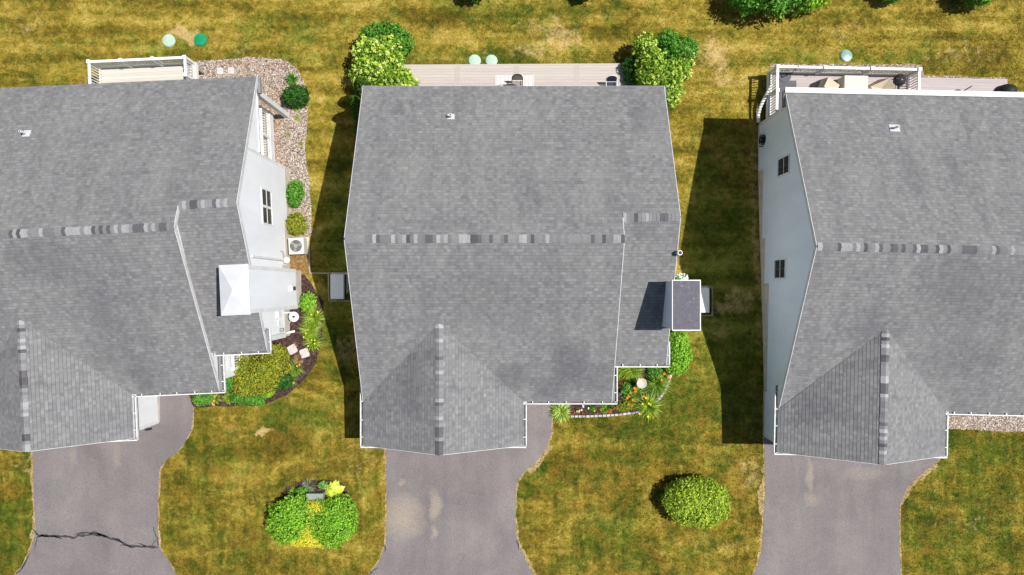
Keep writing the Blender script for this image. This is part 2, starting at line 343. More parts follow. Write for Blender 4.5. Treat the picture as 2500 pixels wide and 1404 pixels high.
# ---------------------------------------------------------------- ground sheets
def clip_y(poly, y0, y1):
    for keep, lim in ((lambda p: p[1] >= y0 - 1e-9, y0), (lambda p: p[1] <= y1 + 1e-9, y1)):
        out = []
        for i in range(len(poly)):
            a, b = poly[i], poly[(i + 1) % len(poly)]
            ka, kb = keep(a), keep(b)
            if ka: out.append(a)
            if ka != kb:
                t = (lim - a[1]) / (b[1] - a[1]); out.append((a[0] + t * (b[0] - a[0]), lim))
        poly = out
        if not poly: return []
    return poly
def rough_edge(poly, step, amp, seed):
    r = random.Random(seed); out = []; n = len(poly); ph = [r.uniform(0, 6.28) for _ in range(4)]; s = 0
    for i in range(n):
        a = Vector(poly[i]); b = Vector(poly[(i + 1) % n]); d = b - a; L = d.length; k = max(1, int(L / step)); nn = Vector((d.y, -d.x)).normalized()
        for j in range(k):
            q = a + d * (j / k); s += L / k
            w = math.sin(s * 2.1 + ph[0]) * .5 + math.sin(s * 5.3 + ph[1]) * .35 + r.uniform(-.6, .6)
            q = q + nn * (amp * w); out.append((q.x, q.y))
    return out
def sheet(name, polyxy, off, mat, thick=0):
    """flat sheet following the ground; split at the ground's own rows"""
    from mathutils.geometry import tessellate_polygon
    mb = MB(); tris = tessellate_polygon([[Vector((p[0], p[1], 0)) for p in polyxy]])
    ks = [500] + KN + [-500]
    for t in tris:
        tri = [polyxy[i] for i in t]
        ar = (tri[1][0] - tri[0][0]) * (tri[2][1] - tri[0][1]) - (tri[2][0] - tri[0][0]) * (tri[1][1] - tri[0][1])
        if ar < 0: tri = tri[::-1]
        for ya, yb in zip(ks, ks[1:]):
            c = clip_y(tri, yb, ya)
            if len(c) >= 3: mb.face([(x, y, zg(y) + off) for x, y in c])
    if thick:
        n = len(polyxy)
        for i in range(n):
            a, b = polyxy[i], polyxy[(i + 1) % n]
            mb.face([(a[0], a[1], zg(a[1]) + off), (b[0], b[1], zg(b[1]) + off), (b[0], b[1], zg(b[1]) - .05), (a[0], a[1], zg(a[1]) - .05)])
    return mb.build(name, mat)
def gp(lst): return [tuple(G(x, y)[:2]) for x, y in lst]
def inpoly(x, y, poly):
    c = False; n = len(poly)
    for i in range(n):
        a, b = poly[i], poly[(i + 1) % n]
        if (a[1] > y) != (b[1] > y) and x < (b[0] - a[0]) * (y - a[1]) / (b[1] - a[1]) + a[0]: c = not c
    return c

mb = MB(); ks = [300, 120, 60, 30] + KN + [-30, -60, -120, -300]; xs = [-300, -120, -60, -30, 0, 30, 60, 120, 300]
for ya, yb in zip(ks, ks[1:]):
    for xa, xb in zip(xs, xs[1:]): mb.face([(xa, yb, zg(yb)), (xb, yb, zg(yb)), (xb, ya, zg(ya)), (xa, ya, zg(ya))])
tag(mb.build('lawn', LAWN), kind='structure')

DW = [  # left edge down, right edge up (photo pixels on the ground)
 ([(79, 960), (79, 1100), (82, 1180), (84, 1250), (87, 1290), (82, 1325), (68, 1360), (38, 1404), (10, 1450)], [(470, 1450), (430, 1404), (412, 1370), (389, 1335), (385, 1290), (386, 1230), (389, 1145), (400, 1128), (425, 1110), (450, 1085), (466, 1050), (471, 1010), (470, 990), (455, 955), (455, 900)]),
 ([(943, 960), (943, 1100), (944, 1200), (945, 1280), (942, 1330), (925, 1370), (903, 1404), (880, 1450)], [(1320, 1450), (1300, 1404), (1285, 1370), (1265, 1330), (1259, 1290), (1259, 1220), (1262, 1175), (1280, 1152), (1310, 1125), (1335, 1092), (1346, 1055), (1347, 1020), (1342, 985), (1342, 900)]),
 ([(1866, 990), (1866, 1075), (1867, 1150), (1868, 1200), (1863, 1290), (1860, 1340), (1850, 1380), (1838, 1404), (1815, 1450)], [(2215, 1450), (2199, 1404), (2196, 1340), (2196, 1260), (2198, 1230), (2215, 1190), (2245, 1160), (2275, 1138), (2300, 1110), (2300, 980)])]
def tail(l, r):
    L = gp(l); Rr = gp(r); return L + [(L[-1][0] - 1.2, -22), (Rr[0][0] + 1.2, -22)] + Rr
for i, (l, r) in enumerate(DW):
    poly = tail(l, r)
    cx = sum(p[0] for p in poly) / len(poly)
    wide = [(p[0] + (.07 if p[0] > cx else -.085), p[1]) for p in poly]
    tag(sheet('soil_edge', rough_edge(wide, .16, .06, i), .006, EDGE), kind='structure')
    tag(sheet('driveway', rough_edge(poly, .25, .012, i + 5), .018, ASPH, .018), kind='structure')
tag(sheet('road', [(-200, -30), (200, -30), (200, -22), (-200, -22)], .012, ASPH), kind='structure')

GR1 = [(478, 150), (520, 146), (570, 146), (600, 140), (650, 141), (700, 148), (728, 172), (745, 205), (752, 240), (750, 300), (745, 350), (750, 400), (756, 460), (762, 520), (760, 575), (690, 575), (660, 560), (600, 300), (478, 300)]
GR1xy = gp(GR1); tag(sheet('gravel_bed', rough_edge(GR1xy, .2, .06, 31), .012, GRAV), kind='structure')
for k_, bp in enumerate(([(1868, 1120), (1857, 1148), (1862, 1175), (1850, 1200), (1852, 1232), (1860, 1265), (1870, 1270)], [(1338, 1085), (1312, 1114), (1284, 1150), (1297, 1156), (1322, 1128), (1352, 1088)], [(88, 1240), (76, 1262), (78, 1290), (74, 1312), (90, 1318)], [(1262, 1330), (1280, 1370), (1300, 1410), (1312, 1400), (1290, 1365), (1272, 1332)], [(2196, 1230), (2205, 1235), (2228, 1190), (2255, 1165), (2290, 1140), (2280, 1130), (2240, 1155)])):
    tag(sheet('bare_soil', rough_edge(gp(bp), .12, .06, 40 + k_), .009, EDGE), kind='structure')
GR3 = [(2300, 1015), (2500, 1016), (2560, 1016), (2560, 1055), (2420, 1052), (2370, 1049), (2320, 1047), (2300, 1045)]
GR3xy = gp(GR3); tag(sheet('gravel_strip', rough_edge(GR3xy, .2, .02, 32), .012, GRAV), kind='structure')
GR3b = [(1880, 156), (2250, 158), (2256, 185), (2460, 190), (2462, 300), (1880, 300)]
GR3bxy = gp(GR3b); tag(sheet('gravel_border', rough_edge(GR3bxy, .2, .03, 33), .010, GRAV), kind='structure')
MU1 = [(690, 660), (742, 672), (760, 690), (788, 735), (790, 790), (786, 840), (772, 885), (740, 930), (700, 966), (650, 988), (560, 992), (476, 994), (468, 985), (460, 950), (500, 900), (620, 800), (660, 740)]
MU1xy = gp(MU1); tag(sheet('mulch_bed', rough_edge(MU1xy, .2, .04, 34), .014, MULCH), kind='structure')
ST1 = [(690, 578), (754, 578), (756, 668), (742, 676), (690, 668)]
tag(sheet('straw_bed', gp(ST1), .010, STRAW), kind='structure')
MU2 = [(1343, 960), (1345, 1010), (1395, 1016), (1470, 1014), (1520, 1011), (1556, 1006), (1585, 992), (1606, 976), (1624, 950), (1634, 920), (1655, 905), (1640, 800), (1560, 780), (1400, 900)]
MU2xy = gp(MU2); tag(sheet('mulch_bed', MU2xy, .014, MULCH), kind='structure')
MU3 = [(1395 - 700 + 5, 1188), (740, 1174), (800, 1170), (838, 1178), (852, 1210), (852, 1280), (820, 1318), (710, 1318), (672, 1280), (680, 1215)]
tag(sheet('mulch_bed', rough_edge(gp(MU3), .2, .04, 35), .014, MULCH), kind='structure')

def pebbles(name, poly, n, seed, smin=.018, smax=.05, off=.012, excl=None):
    r = random.Random(seed); mb = MB(); xs_ = [p[0] for p in poly]; ys_ = [p[1] for p in poly]; k = 0
    while k < n:
        x = r.uniform(min(xs_), max(xs_)); y = r.uniform(min(ys_), max(ys_))
        if not inpoly(x, y, poly): continue
        k += 1; s_ = r.uniform(smin, smax); a = r.uniform(0, 3.14); sx, sy, sz = s_, s_ * r.uniform(.6, .9), s_ * r.uniform(.4, .7)
        z = zg(y) + off; t = r.random()
        ring = [(x + math.cos(a) * math.cos(q) * sx - math.sin(a) * math.sin(q) * sy, y + math.sin(a) * math.cos(q) * sx + math.cos(a) * math.sin(q) * sy, z + sz * .3) for q in [i * 1.2566 for i in range(5)]]
        top = (x, y, z + sz)
        for i in range(5): mb.face([ring[i], ring[(i + 1) % 5], top], 0, t)
    return tag(mb.build(name, PEBB), kind='stuff')
tag(pebbles('pebbles', GR1xy, 9000, 1, .014, .036), 'mixed tan and white river pebbles over the gravel bed beside the left house', 'pebbles')
tag(pebbles('pebbles', GR3bxy, 1500, 2), 'white and tan pebbles bordering the decks of the right house', 'pebbles')
tag(pebbles('pebbles', GR3xy, 900, 3), 'tan pebbles in the strip along the front wall of the right house', 'pebbles')

# ---------------------------------------------------------------- houses
PITCH = .514
def shingled(name, stains, brown=None): return mat_shingle(name, srgb(117, 116, 116), srgb(128, 127, 127), stains, brown)
def house(name_label, loc, rot, sid, shmat, XL=-6.49, XR=6.63, YB=8.79, XG0=-6.49, XG1=.5, WR=6.42, chim=None, seed=1, guard=False, XS=4.35, fsteps=True):
    rnd = random.Random(seed)
    H = thing('house', name_label, 'house', loc, rot); zo = loc[2]; H.scale = (1 - zo / 31.5, 1 - zo / 31.5, 1)
    YR, ZR, YSR = 1.89, 8.02, 2.77; ZSR = ZR - (YSR - YR) * PITCH; YFE, YRE = -4.96, -3.3; ZRE = 4.9; sR = (ZSR - ZRE) / (YSR - YRE)
    ZE = 4.5; XM = (XG0 + XG1) / 2; ZGR = ZE + (XG1 - XG0) / 2 * PITCH; YGB = YR - (ZR - ZGR) / PITCH; YGF = -6.88; TH = .18
    zA = lambda x, y: ZR - (y - YR) * PITCH
    zB = lambda x, y: ZR - (YR - y) * PITCH
    zC = lambda x, y: ZSR - (YSR - y) * sR
    zD = lambda x, y: ZGR - abs(x - XM) * PITCH
    k1 = math.hypot(1, PITCH)
    XS0 = XS - .28
    polys = [(zA, [(XL, YB), (XL, YR), (XS, YR), (XS, YSR), (XR, YSR), (XR, YB)], lambda x, y: (x, -(y - YR) * k1)),
             (zB, [(XL, YR), (XL, YFE), (XM, YGB), (XG1, YFE), (XS, YFE), (XS, YR)], lambda x, y: (x + 31.3, (y - YR) * k1)),
             (zC, [(XS0, YSR), (XS0, YRE), (XR, YRE), (XR, YSR)], lambda x, y: (x + 17.7, (y - YSR) * k1)),
             (zD, [(XL, YFE), (XG0, YGF), (XM, YGF), (XM, YGB)], lambda x, y: (y + 47.1, -(XM - x) * k1)),
             (zD, [(XG1, YFE), (XM, YGB), (XM, YGF), (XG1, YGF)], lambda x, y: (y + 63.9, -(x - XM) * k1))]
    mb = MB(); cnt = {}
    for zf, pl, uvf in polys:
        for i in range(len(pl)):
            a, b = pl[i], pl[(i + 1) % len(pl)]; key = tuple(sorted([(round(a[0], 3), round(a[1], 3)), (round(b[0], 3), round(b[1], 3))])); cnt[key] = cnt.get(key, 0) + 1
    for zf, pl, uvf in polys:
        top = [(x, y, zf(x, y)) for x, y in pl]; mb.face(top, 0, uv=[uvf(x, y) for x, y in pl])
        vv = lambda q: uvf(q[0], q[1])[1]
        rows = int(-min(vv(q) for q in pl) / .143) + 1
        for i in range(rows):                      # every course is a thin wedge with a real butt edge
            hi_, lo_ = -i * .143, -(i + 1) * .143; c_ = pl
            for sg, lim in ((1, lo_), (-1, -hi_)):
                out = []
                for j in range(len(c_)):
                    a, b = c_[j], c_[(j + 1) % len(c_)]; fa, fb = sg * vv(a) - lim, sg * vv(b) - lim
                    if fa >= -1e-9: out.append(a)
                    if (fa >= -1e-9) != (fb >= -1e-9): t_ = fa / (fa - fb); out.append((a[0] + (b[0] - a[0]) * t_, a[1] + (b[1] - a[1]) * t_))
                c_ = out
                if not c_: break
            if len(c_) < 3: continue
            lf = lambda q: .003 + .009 * (hi_ - vv(q)) / .143
            rt_ = [(q[0], q[1], zf(*q) + lf(q)) for q in c_]; mb.face(rt_, 0, uv=[uvf(*q) for q in c_])
            for j in range(len(c_)):
                a, b = rt_[j], rt_[(j + 1) % len(rt_)]; ua, ub = uvf(a[0], a[1]), uvf(b[0], b[1])
                if math.hypot(a[0] - b[0], a[1] - b[1]) > .01: mb.face([b, a, (a[0], a[1], zf(a[0], a[1])), (b[0], b[1], zf(b[0], b[1]))], 0, uv=[ub, ua, ua, ub])
        mb.face([(x, y, z - TH) for x, y, z in top][::-1], 1)
        for i in range(len(pl)):
            a, b = top[i], top[(i + 1) % len(pl)]; key = tuple(sorted([(round(a[0], 3), round(a[1], 3)), (round(b[0], 3), round(b[1], 3))]))
            if cnt[key] == 1: mb.face([b, a, (a[0], a[1], a[2] - TH), (b[0], b[1], b[2] - TH)][::1], 1)
    roof = mb.build('roof', [shmat, TRIM], H)
    # rake boards along the sloping edges
    rk = MB(); # thin painted edge boards
    def rake(x, ya, yb, zf, out):
        z0, z1 = zf(x, ya), zf(x, yb)
        rk.bar((x + out * .012, ya, z0 - .107), (x + out * .012, yb, z1 - .107), .022, .2)
    rake(XL, YB, YR, zA, -1); rake(XL, YR, YFE + .05, zB, -1); rake(XR, YB, YSR, zA, 1); rake(XR, YSR, YRE, zC, 1)
    rake(XS, YSR - .02, YR, zA, 1); rake(XS, YR, YFE, zB, 1)
    rk.bar((XG0, YGF - .02, ZE - .112), (XM, YGF - .02, ZGR - .112), .018, .2); rk.bar((XM, YGF - .02, ZGR - .112), (XG1, YGF - .02, ZE - .112), .018, .2)
    each(rk, 'rake_board', RAKE, roof)
    # ridge caps, each shingle its own tone
    def caps(a, b, s1, s2, w=.165):
        c = MB(); a = Vector(a); b = Vector(b); d = b - a; n = int(d.length / .145); sd = Vector((d.y, -d.x, 0)).normalized()
        t = .5
        for i in range(n):
            p = a + d * (i / n); q = a + d * ((i + 1.25) / n)
            rr = rnd.random(); t = rnd.uniform(0, .27) if rr < .18 else (rnd.uniform(.75, 1) if rr < .38 else (rnd.uniform(.32, .69) if rr < .9 else t))
            lift = .028; w_ = w * rnd.uniform(.94, 1.05)
            for sg, sl_ in ((1, s1), (-1, s2)):
                o = sd * sg * w_ + Vector((0, 0, -w_ * sl_))
                P0, P1 = p + Vector((0, 0, lift)), q + Vector((0, 0, lift + .016))
                f_ = [P0, P1, P1 + o, P0 + o]; c.face(f_ if sg < 0 else f_[::-1], 0, t)
                c.face([P1, P1 + o, P1 + o - Vector((0, 0, .03)), P1 - Vector((0, 0, .03))], 0, t)
                c.face([P0 + o, P1 + o, P1 + o - Vector((0, 0, .03)), P0 + o - Vector((0, 0, .02))], 0, t)
        return c.build('ridge_cap', CAPM, roof)
    caps((XL + .02, YR, ZR), (XS - .02, YR, ZR), PITCH, PITCH); caps((XR - .02, YSR, ZSR), (XS + .06, YSR, ZSR), PITCH, sR); caps((XM, YGB - .03, ZGR), (XM, YGF + .02, ZGR), PITCH, PITCH)
    # gutters with hangers
    def gutter(a, b, out, w=.12, first=.4, hang=True):
        g = MB(); a = Vector(a); b = Vector(b); o = Vector(out) * w; lz = Vector((0, 0, -.02)); L = (b - a).length; d = (b - a).normalized()
        g.bar(a + o - Vector((0, 0, .07)), b + o - Vector((0, 0, .07)), .042, .12, 0)
        g.bar(a + o * .45 - Vector((0, 0, .115)), b + o * .45 - Vector((0, 0, .115)), w * .95, .02, 1)
        for e in (a, b): g.bar(e - Vector((0, 0, .07)), e + o - Vector((0, 0, .07)), .02, .12, 0)
        if hang:
            t = first
            while t < L - .05:
                p = a + d * t; g.bar(p + lz, p + o + lz, .035, .02, 0); t += .74 + rnd.uniform(-.05, .08)
        return g.build('gutter', [GUT, GUTIN], roof)
    gutter((XG1, YFE, ZE - .02), (XS + .24, YFE, ZE - .02), (0, -1, 0)); gutter((XS + .03, YRE, ZRE - .02), (XR + .15, YRE, ZRE - .02), (0, -1, 0))
    gutter((XG0, YGF - .05, ZE - .02), (XG0, YFE + 1.0, ZE - .02), (-1, 0, 0)); gutter((XG1, YGF - .05, ZE - .02), (XG1, YFE - .02, ZE - .02), (1, 0, 0))
    gutter((XS + .12, YFE - .03, ZE - .02), (XS + .12, YRE - .15, ZE - .02), (1, 0, 0)); gutter((XR + .04, YRE - .03, ZRE - .02), (XR + .04, YRE + .95, ZRE - .02), (1, 0, 0))
    gutter((XG0 - .12, YGF - .03, ZE - .02), (XG0 + 1.3, YGF - .03, ZE - .02), (0, -1, 0), .07); gutter((XG1 + .12, YGF - .03, ZE - .02), (XG1 - 1.3, YGF - .03, ZE - .02), (0, -1, 0), .07)
    gb = MB()
    if guard:
        gb.box(XL - .05, YB - .01, ZE - .16, XR + .05, YB + .13, ZE - .03)
        gb.box(XL - .05, YB - .1, ZE + .0, XR + .05, YB + .13, ZE + .03)
    else:
        gb.box(XL, YB + .002, ZE - .17, XR, YB + .016, ZE - .06)
    gb.build('gutter', GUT, roof)
    # small cornice returns at the eave corners
    rt = MB()
    for (x, y, w, l, z) in ((XR + .01, YRE, .12, .9, ZRE), (XS + .04, YFE, .09, 1.5, ZE), (XL + .0, YB - .01, -.1, -.7, ZE), (XR, YB - .01, .1, -.7, ZE)):
        za = z - .05
        rt.hexa([(x, y, za - .15), (x + w, y, za - .15), (x + w, y + l, za - .15), (x, y + l, za - .15), (x, y, za + .06), (x + w, y, za), (x + w, y + l, za), (x, y + l, za + .06)])
    each(rt, 'cornice_return', SKIRT, roof)

    # walls
    WL = XL + .35; WS = XS - .2; WB = YB - .44; WF = YFE + .36; WRF = YRE + .36
    u = lambda z: z - TH - .01
    steps = [(.5, 2.12 - zo), (2.7, 1.5 - zo), (6.1, 1.05 - zo), (WB, .35 - zo)] if fsteps else [(WB, .6)]
    def bottom(yf, yb):
        pts = []; prev = None; y0 = yf
        for ye, z in steps:
            if ye <= yf: continue
            e = min(ye, yb); pts += [(y0, z), (e, z)]; y0 = e
            if ye >= yb: break
        return pts
    wl = MB()
    prof = bottom(WF, WB) + [(WB, u(zA(0, WB))), (YR, u(ZR)), (WF, u(zB(0, WF)))]
    wl.prism(prof, WL, WS, lambda p, t: (t, p[0], p[1]))
    prof = bottom(WRF, 5.35) + [(5.35, u(zA(0, 5.35))), (YSR, u(ZSR)), (WRF, u(zC(0, WRF)))]
    wl.prism(prof, WS + .003, WR, lambda p, t: (t, p[0], p[1]))
    prof = [(5.353, 4.1), (WB, 4.1), (WB, u(zA(0, WB))), (5.353, u(zA(0, 5.353)))]
    wl.prism(prof, WR - .12, WR, lambda p, t: (t, p[0], p[1]))
    GL, GR_ = XG0 + .38, XG1 - .36
    prof = [(GL, 2.0 - zo), (GR_, 2.0 - zo), (GR_, u(zD(GR_, 0))), (XM, u(ZGR)), (GL, u(zD(GL, 0)))]
    wl.prism(prof, YGF + .13, WF - .003, lambda p, t: (p[0], t, p[1]))
    wl.build('wall', sid, H)
    fd = MB()
    fd.box(WL + .03, WF + .03, -.9, WS - .03, WB - .03, 2.3); fd.box(WS, WRF + .03, -.9, WR - .03, 5.32, 2.3); fd.box(GL + .03, YGF + .16, .4, GR_ - .03, WF, 2.2)
    fd.build('foundation', CONC, H)
    tr = MB()
    def corner(x, y, z0, z1, sx, sy, w=.13):
        tr.box(x - sx * w, y - sy * w, z0, x + sx * .012, y + sy * .012, z1)
    corner(WL, WB, .33 - zo, u(zA(0, WB)) - .02, -1, 1); corner(WR, 5.35, 1.03 - zo, u(zA(0, 5.35)) - .02, 1, 1); corner(WR, WRF, 2.1 - zo, u(zC(0, WRF)) - .02, 1, -1)
    corner(GL, YGF + .13, 1.95 - zo, u(zD(GL, 0)) - .02, -1, -1); corner(GR_, YGF + .13, 1.95 - zo, u(zD(GR_, 0)) - .02, 1, -1)
    tr.bar((WR + .012, 5.4, 4.12), (WR + .012, WB, 4.12), .03, .16); tr.box(WS, WB - .14, 4.0, WR - .14, WB - .01, 4.33)
    each(tr, 'corner_board', TRIM, H)
    # porch at the back corner: column and floor
    pc = MB(); pc.box(WR - .2, WB - .2, -.8, WR + .03, WB + .03, 4.09); pc.build('porch_column', TRIM, H)
    # front face: garage door, front door, windows
    gd = MB(); yf = YGF + .13
    gd.box(XM - 2.4, yf - .03, 1.75 - zo, XM + 2.4, yf + .02, 3.95)
    for i in range(4):
        for j in range(8): gd.box(XM - 2.3 + j * .585, yf - .045, 1.85 + i * .52, XM - 2.3 + j * .585 + .5, yf - .031, 2.25 + i * .52)
    gd.build('garage_door', GARD, H)
    dr = MB(); dr.box(WS - 1.6, WF - .04, 2.1, WS - .65, WF + .01, 4.15); dr.build('front_door', DOORR, H)
    def window(plane, c0, c1, z0, z1, pos, sg, n=1):
        fr = MB(); pn = MB(); w = .07
        def bx(m_, a0, a1, b0, b1, d0, d1):
            lo, hi = sorted((pos + sg * d0, pos + sg * d1))
            if plane == 'x': m_.box(lo, a0, b0, hi, a1, b1)
            else: m_.box(a0, lo, b0, a1, hi, b1)
        for (a0, a1) in ((c0 - w, c0), (c1, c1 + w)): bx(fr, a0, a1, z0 - w, z1 + w, -.01, .035)
        bx(fr, c0, c1, z0 - w, z0, -.01, .045); bx(fr, c0, c1, z1, z1 + w, -.01, .035)
        wd = (c1 - c0) / n
        for i in range(n):
            a, b = c0 + i * wd, c0 + (i + 1) * wd
            if i: bx(fr, a - .06, a + .06, z0, z1, -.005, .03)
            bx(fr, a, b, (z0 + z1) / 2 - .02, (z0 + z1) / 2 + .02, -.004, .024)
            bx(pn, a, b, z0, z1, -.02, .008)
        f_ = fr.build('window', TRIM, H); pn.build('pane', GLASS, f_)
        sl_ = MB()
        for i in range(n):
            a, b = c0 + i * wd + .08, c0 + (i + 1) * wd - .08
            for q in (.5,): 
                cc = a + (b - a) * q; bx(sl_, cc - .012, cc + .012, z0, z1, .009, .014)
        each(sl_, 'muntin', BLIND, f_)
    return H, roof, window, dict(WL=WL, WR=WR, WB=WB, WF=WF, WRF=WRF, zA=zA, zB=zB, zC=zC, YR=YR, XM=XM, WS=WS, GR=GR_, YGF=YGF)

def loc_spots(lst, T, rot, z=6.3):
    out = []
    for px, py, rx, ry, a in lst:
        x, y, _ = P(px, py, z); x -= T[0]; y -= T[1]; c, s_ = math.cos(-rot), math.sin(-rot)
        out.append((c * x - s_ * y, s_ * x + c * y, rx / 58, ry / 58, a))
    return out
T1, R1 = (-17.30, .28, 0), .046; T2, R2 = (0, 0, 0), 0.0; T3, R3 = (18.26, -.436, 0), -.021   # lot frames (decks, yards)
def lifted(T, d): k = 1 - d / 31.5; return (T[0] * k, T[1] * k, d)
TH1, TH3 = lifted(T1, .4), lifted(T3, .22)
SH1 = shingled('shingles_left_house', loc_spots([(150, 640, 130, 60, .5), (260, 800, 60, 150, .45), (640, 840, 40, 60, .3), (300, 920, 40, 60, .6), (230, 860, 60, 60, .5)], T1, R1))
SH2 = shingled('shingles_middle_house', loc_spots([(1400, 900, 60, 80, 1), (1450, 930, 90, 50, .7), (1140, 720, 130, 80, .35), (1245, 930, 60, 50, .8), (960, 250, 14, 25, .9), (985, 240, 9, 22, .9), (1300, 480, 25, 80, .6), (1570, 270, 25, 60, .7), (1100, 550, 80, 30, .4), (1000, 950, 40, 120, .5), (1560, 560, 40, 30, .5), (1350, 960, 60, 30, .7)], T2, R2), loc_spots([(1095, 268, 16, 6, 1), (1114, 275, 8, 16, .6), (1105, 240, 14, 20, .35), (1620, 697, 5, 8, 1)], T2, R2))
SH3 = shingled('shingles_right_house', loc_spots([(2300, 700, 120, 100, .5), (2130, 800, 100, 60, .5), (2325, 410, 20, 60, .8), (2400, 300, 10, 60, .8), (2240, 290, 10, 25, .7), (2220, 430, 40, 80, .4), (2350, 880, 130, 60, .5), (2020, 1010, 60, 60, .5)], T3, R3))
H1, RF1, win1, D1 = house('grey roofed house with white siding and a white capped chimney, at the left', TH1, R1, SID1, SH1, YB=8.62, XR=6.6, XS=4.3, seed=3)
H2, RF2, win2, D2 = house('grey roofed house with a flat dark chimney cap, standing between the other two', T2, R2, SID2, SH2, seed=5)
H3, RF3, win3, D3 = house('grey roofed house with pale blue gable wall and white back gutter, at the right', TH3, R3, SID3, SH3, XG0=-6.55, XG1=.76, YB=8.9, seed=8, guard=True)
# windows
win1('x', 2.30, 3.78, 2.95, 4.12, D1['WR'], 1, 2)
W3x = D3['WL']
win3('x', 5.42, 6.16, 2.85, 4.1, W3x, -1); win3('x', .75, 1.55, 2.7, 3.9, W3x, -1)
for wf, D in ((win1, D1), (win2, D2), (win3, D3)):
    wf('y', 1.2, 2.3, 2.9, 4.0, D['WF'], -1); wf('y', D['WS'] + .5, D['WS'] + 1.6, 2.9, 4.0, D['WRF'], -1)
    wf('y', -4.5, -2.7, 1.9, 3.4, D['WB'], 1, 2); wf('y', -.9, .9, .95, 3.2, D['WB'], 1, 2)
win2('x', 2.9, 3.7, 3.0, 4.2, D2['WR'], 1); win2('x', 3.6, 4.4, 2.9, 4.1, D2['WL'], -1); win2('x', -1.6, -.8, 2.9, 4.1, D2['WL'], -1)

def chimney(H, D, sid, x0, x1, y0, y1, zt, flat):
    c = MB(); zo = H.location.z; c.box(x0, y0, 1.95 - zo, x1, y1, zt); ch = c.build('chimney', sid, H)
    t = MB(); w = .15
    for x in (x0, x1):
        for y in (y0, y1):
            sx = 1 if x == x1 else -1; sy = 1 if y == y1 else -1
            t.box(x - sx * w, y - sy * w, 1.93 - zo, x + sx * .015, y + sy * .015, zt - .02)
    each(t, 'corner_board', TRIM, ch)
    f = MB(); f.box(x0 + .1, y0 + .03, -.2, x1 - .03, y1 - .03, 2.2); f.build('foundation', CONC, ch)
    k = MB(); e = .06
    if flat:
        k.box(x0 - e, y0 - e, zt + .002, x1 + e, y1 + e, zt + .09, 1); k.box(x0 - e + .035, y0 - e + .035, zt + .09, x1 + e - .035, y1 + e - .035, zt + .105, 0)
        k.build('chimney_cap', [FLATR, TRIM], ch)
    else:
        k.box(x0 - e, y0 - e, zt + .002, x1 + e, y1 + e, zt + .05)
        A = [(x0 - e, y0 - e, zt + .05), (x1 + e, y0 - e, zt + .05), (x1 + e, y1 + e, zt + .05), (x0 - e, y1 + e, zt + .05)]; ap = ((x0 + x1) / 2, (y0 + y1) / 2, zt + .27)
        for i in range(4): k.face([A[i], A[(i + 1) % 4], ap])
        k.build('chimney_cap', METALW, ch)
    return ch
ch1 = chimney(H1, D1, SID1, 5.95, 6.98, -1.60, .26, 7.75, False)
ch2 = chimney(H2, D2, SID2, 6.30, 7.30, -1.62, .24, 7.75, True)
mb = MB(); mb.box(6.98, -.78, 2.35, 7.12, -.52, 2.62, 0); mb.box(7.12, -.74, 2.33, 7.2, -.56, 2.5, 1); mb.build('vent_hood', [TRIM, UNITD], ch1)
# vent pipes
def vent(roof, x, y, z, h, r=.05, flash=(.42, .42), col=TRIM, dz=0):
    m_ = MB(); m_.tube([(x, y, z - .1), (x, y, z + h)], r); m_.tube([(x, y, z + h + .002), (x, y, z + h + .004)], r * .65, 1)
    k = flash; s_ = PITCH * dz
    m_.hexa([(x - k[0] / 2, y - k[1] / 2, z + .015 - s_ * -k[1] / 2 * -1), (x + k[0] / 2, y - k[1] / 2, z + .015 - s_ * -k[1] / 2 * -1), (x + k[0] / 2, y + k[1] / 2, z + .015 - s_ * k[1] / 2), (x - k[0] / 2, y + k[1] / 2, z + .015 - s_ * k[1] / 2),
             (x - k[0] / 2, y - k[1] / 2, z + .03 + s_ * k[1] / 2), (x + k[0] / 2, y - k[1] / 2, z + .03 + s_ * k[1] / 2), (x + k[0] / 2, y + k[1] / 2, z + .03 - s_ * k[1] / 2), (x - k[0] / 2, y + k[1] / 2, z + .03 - s_ * k[1] / 2)], 2)
    return m_.build('vent_pipe', [col, RUBBER, METALW], roof)
def to_local(px, py, T, rot, zf):
    z = 6; q = 1 - T[2] / 31.5
    for _ in range(8):
        x, y, _z = P(px, py, z + T[2]); x = (x - T[0]) / q; y = (y - T[1]) / q; c, s_ = math.cos(-rot), math.sin(-rot); lx, ly = c * x - s_ * y, s_ * x + c * y; z = zf(lx, ly)
    return lx, ly, z
x, y, z = to_local(66, 326, TH1, R1, D1['zA']); vent(RF1, x, y, z, .45, .05, (.3, .3), TRIM, 1)
x, y, z = to_local(1101, 285, T2, R2, D2['zA']); vent(RF2, x, y, z, .35, .055, (.3, .26), TRIM, 1)
x, y, z = to_local(2183, 313, TH3, R3, D3['zA']); vent(RF3, x, y, z, .38, .05, (.42, .34), TRIM, 1)
mb = MB(); mb.tube([(6.68, 1.38, 3.2), (6.68, 1.38, 7.3)], .1, 0, 14); mb.tube([(6.68, 1.38, 7.301), (6.68, 1.38, 7.303)], .072, 1); mb.build('flue_pipe', [TRIM, RUBBER], H2)
# radon pipe and fan on the left house, and a hose tap
wx = D1['WR']; mb = MB(); mb.tube([(wx + .09, .72, 1.75), (wx + .09, .72, 5.9)], .05); mb.lathe((wx + .2, .72, 1.62), [(.04, -.1), (.14, -.06), (.15, .08), (.05, .12)], 0, 20)
mb.tube([(wx + .12, .8, 1.7), (wx + .12, 1.12, 1.85), (wx + .02, 1.15, 1.95)], .018, 1); mb.build('radon_pipe', [TRIM, ACG], H1)
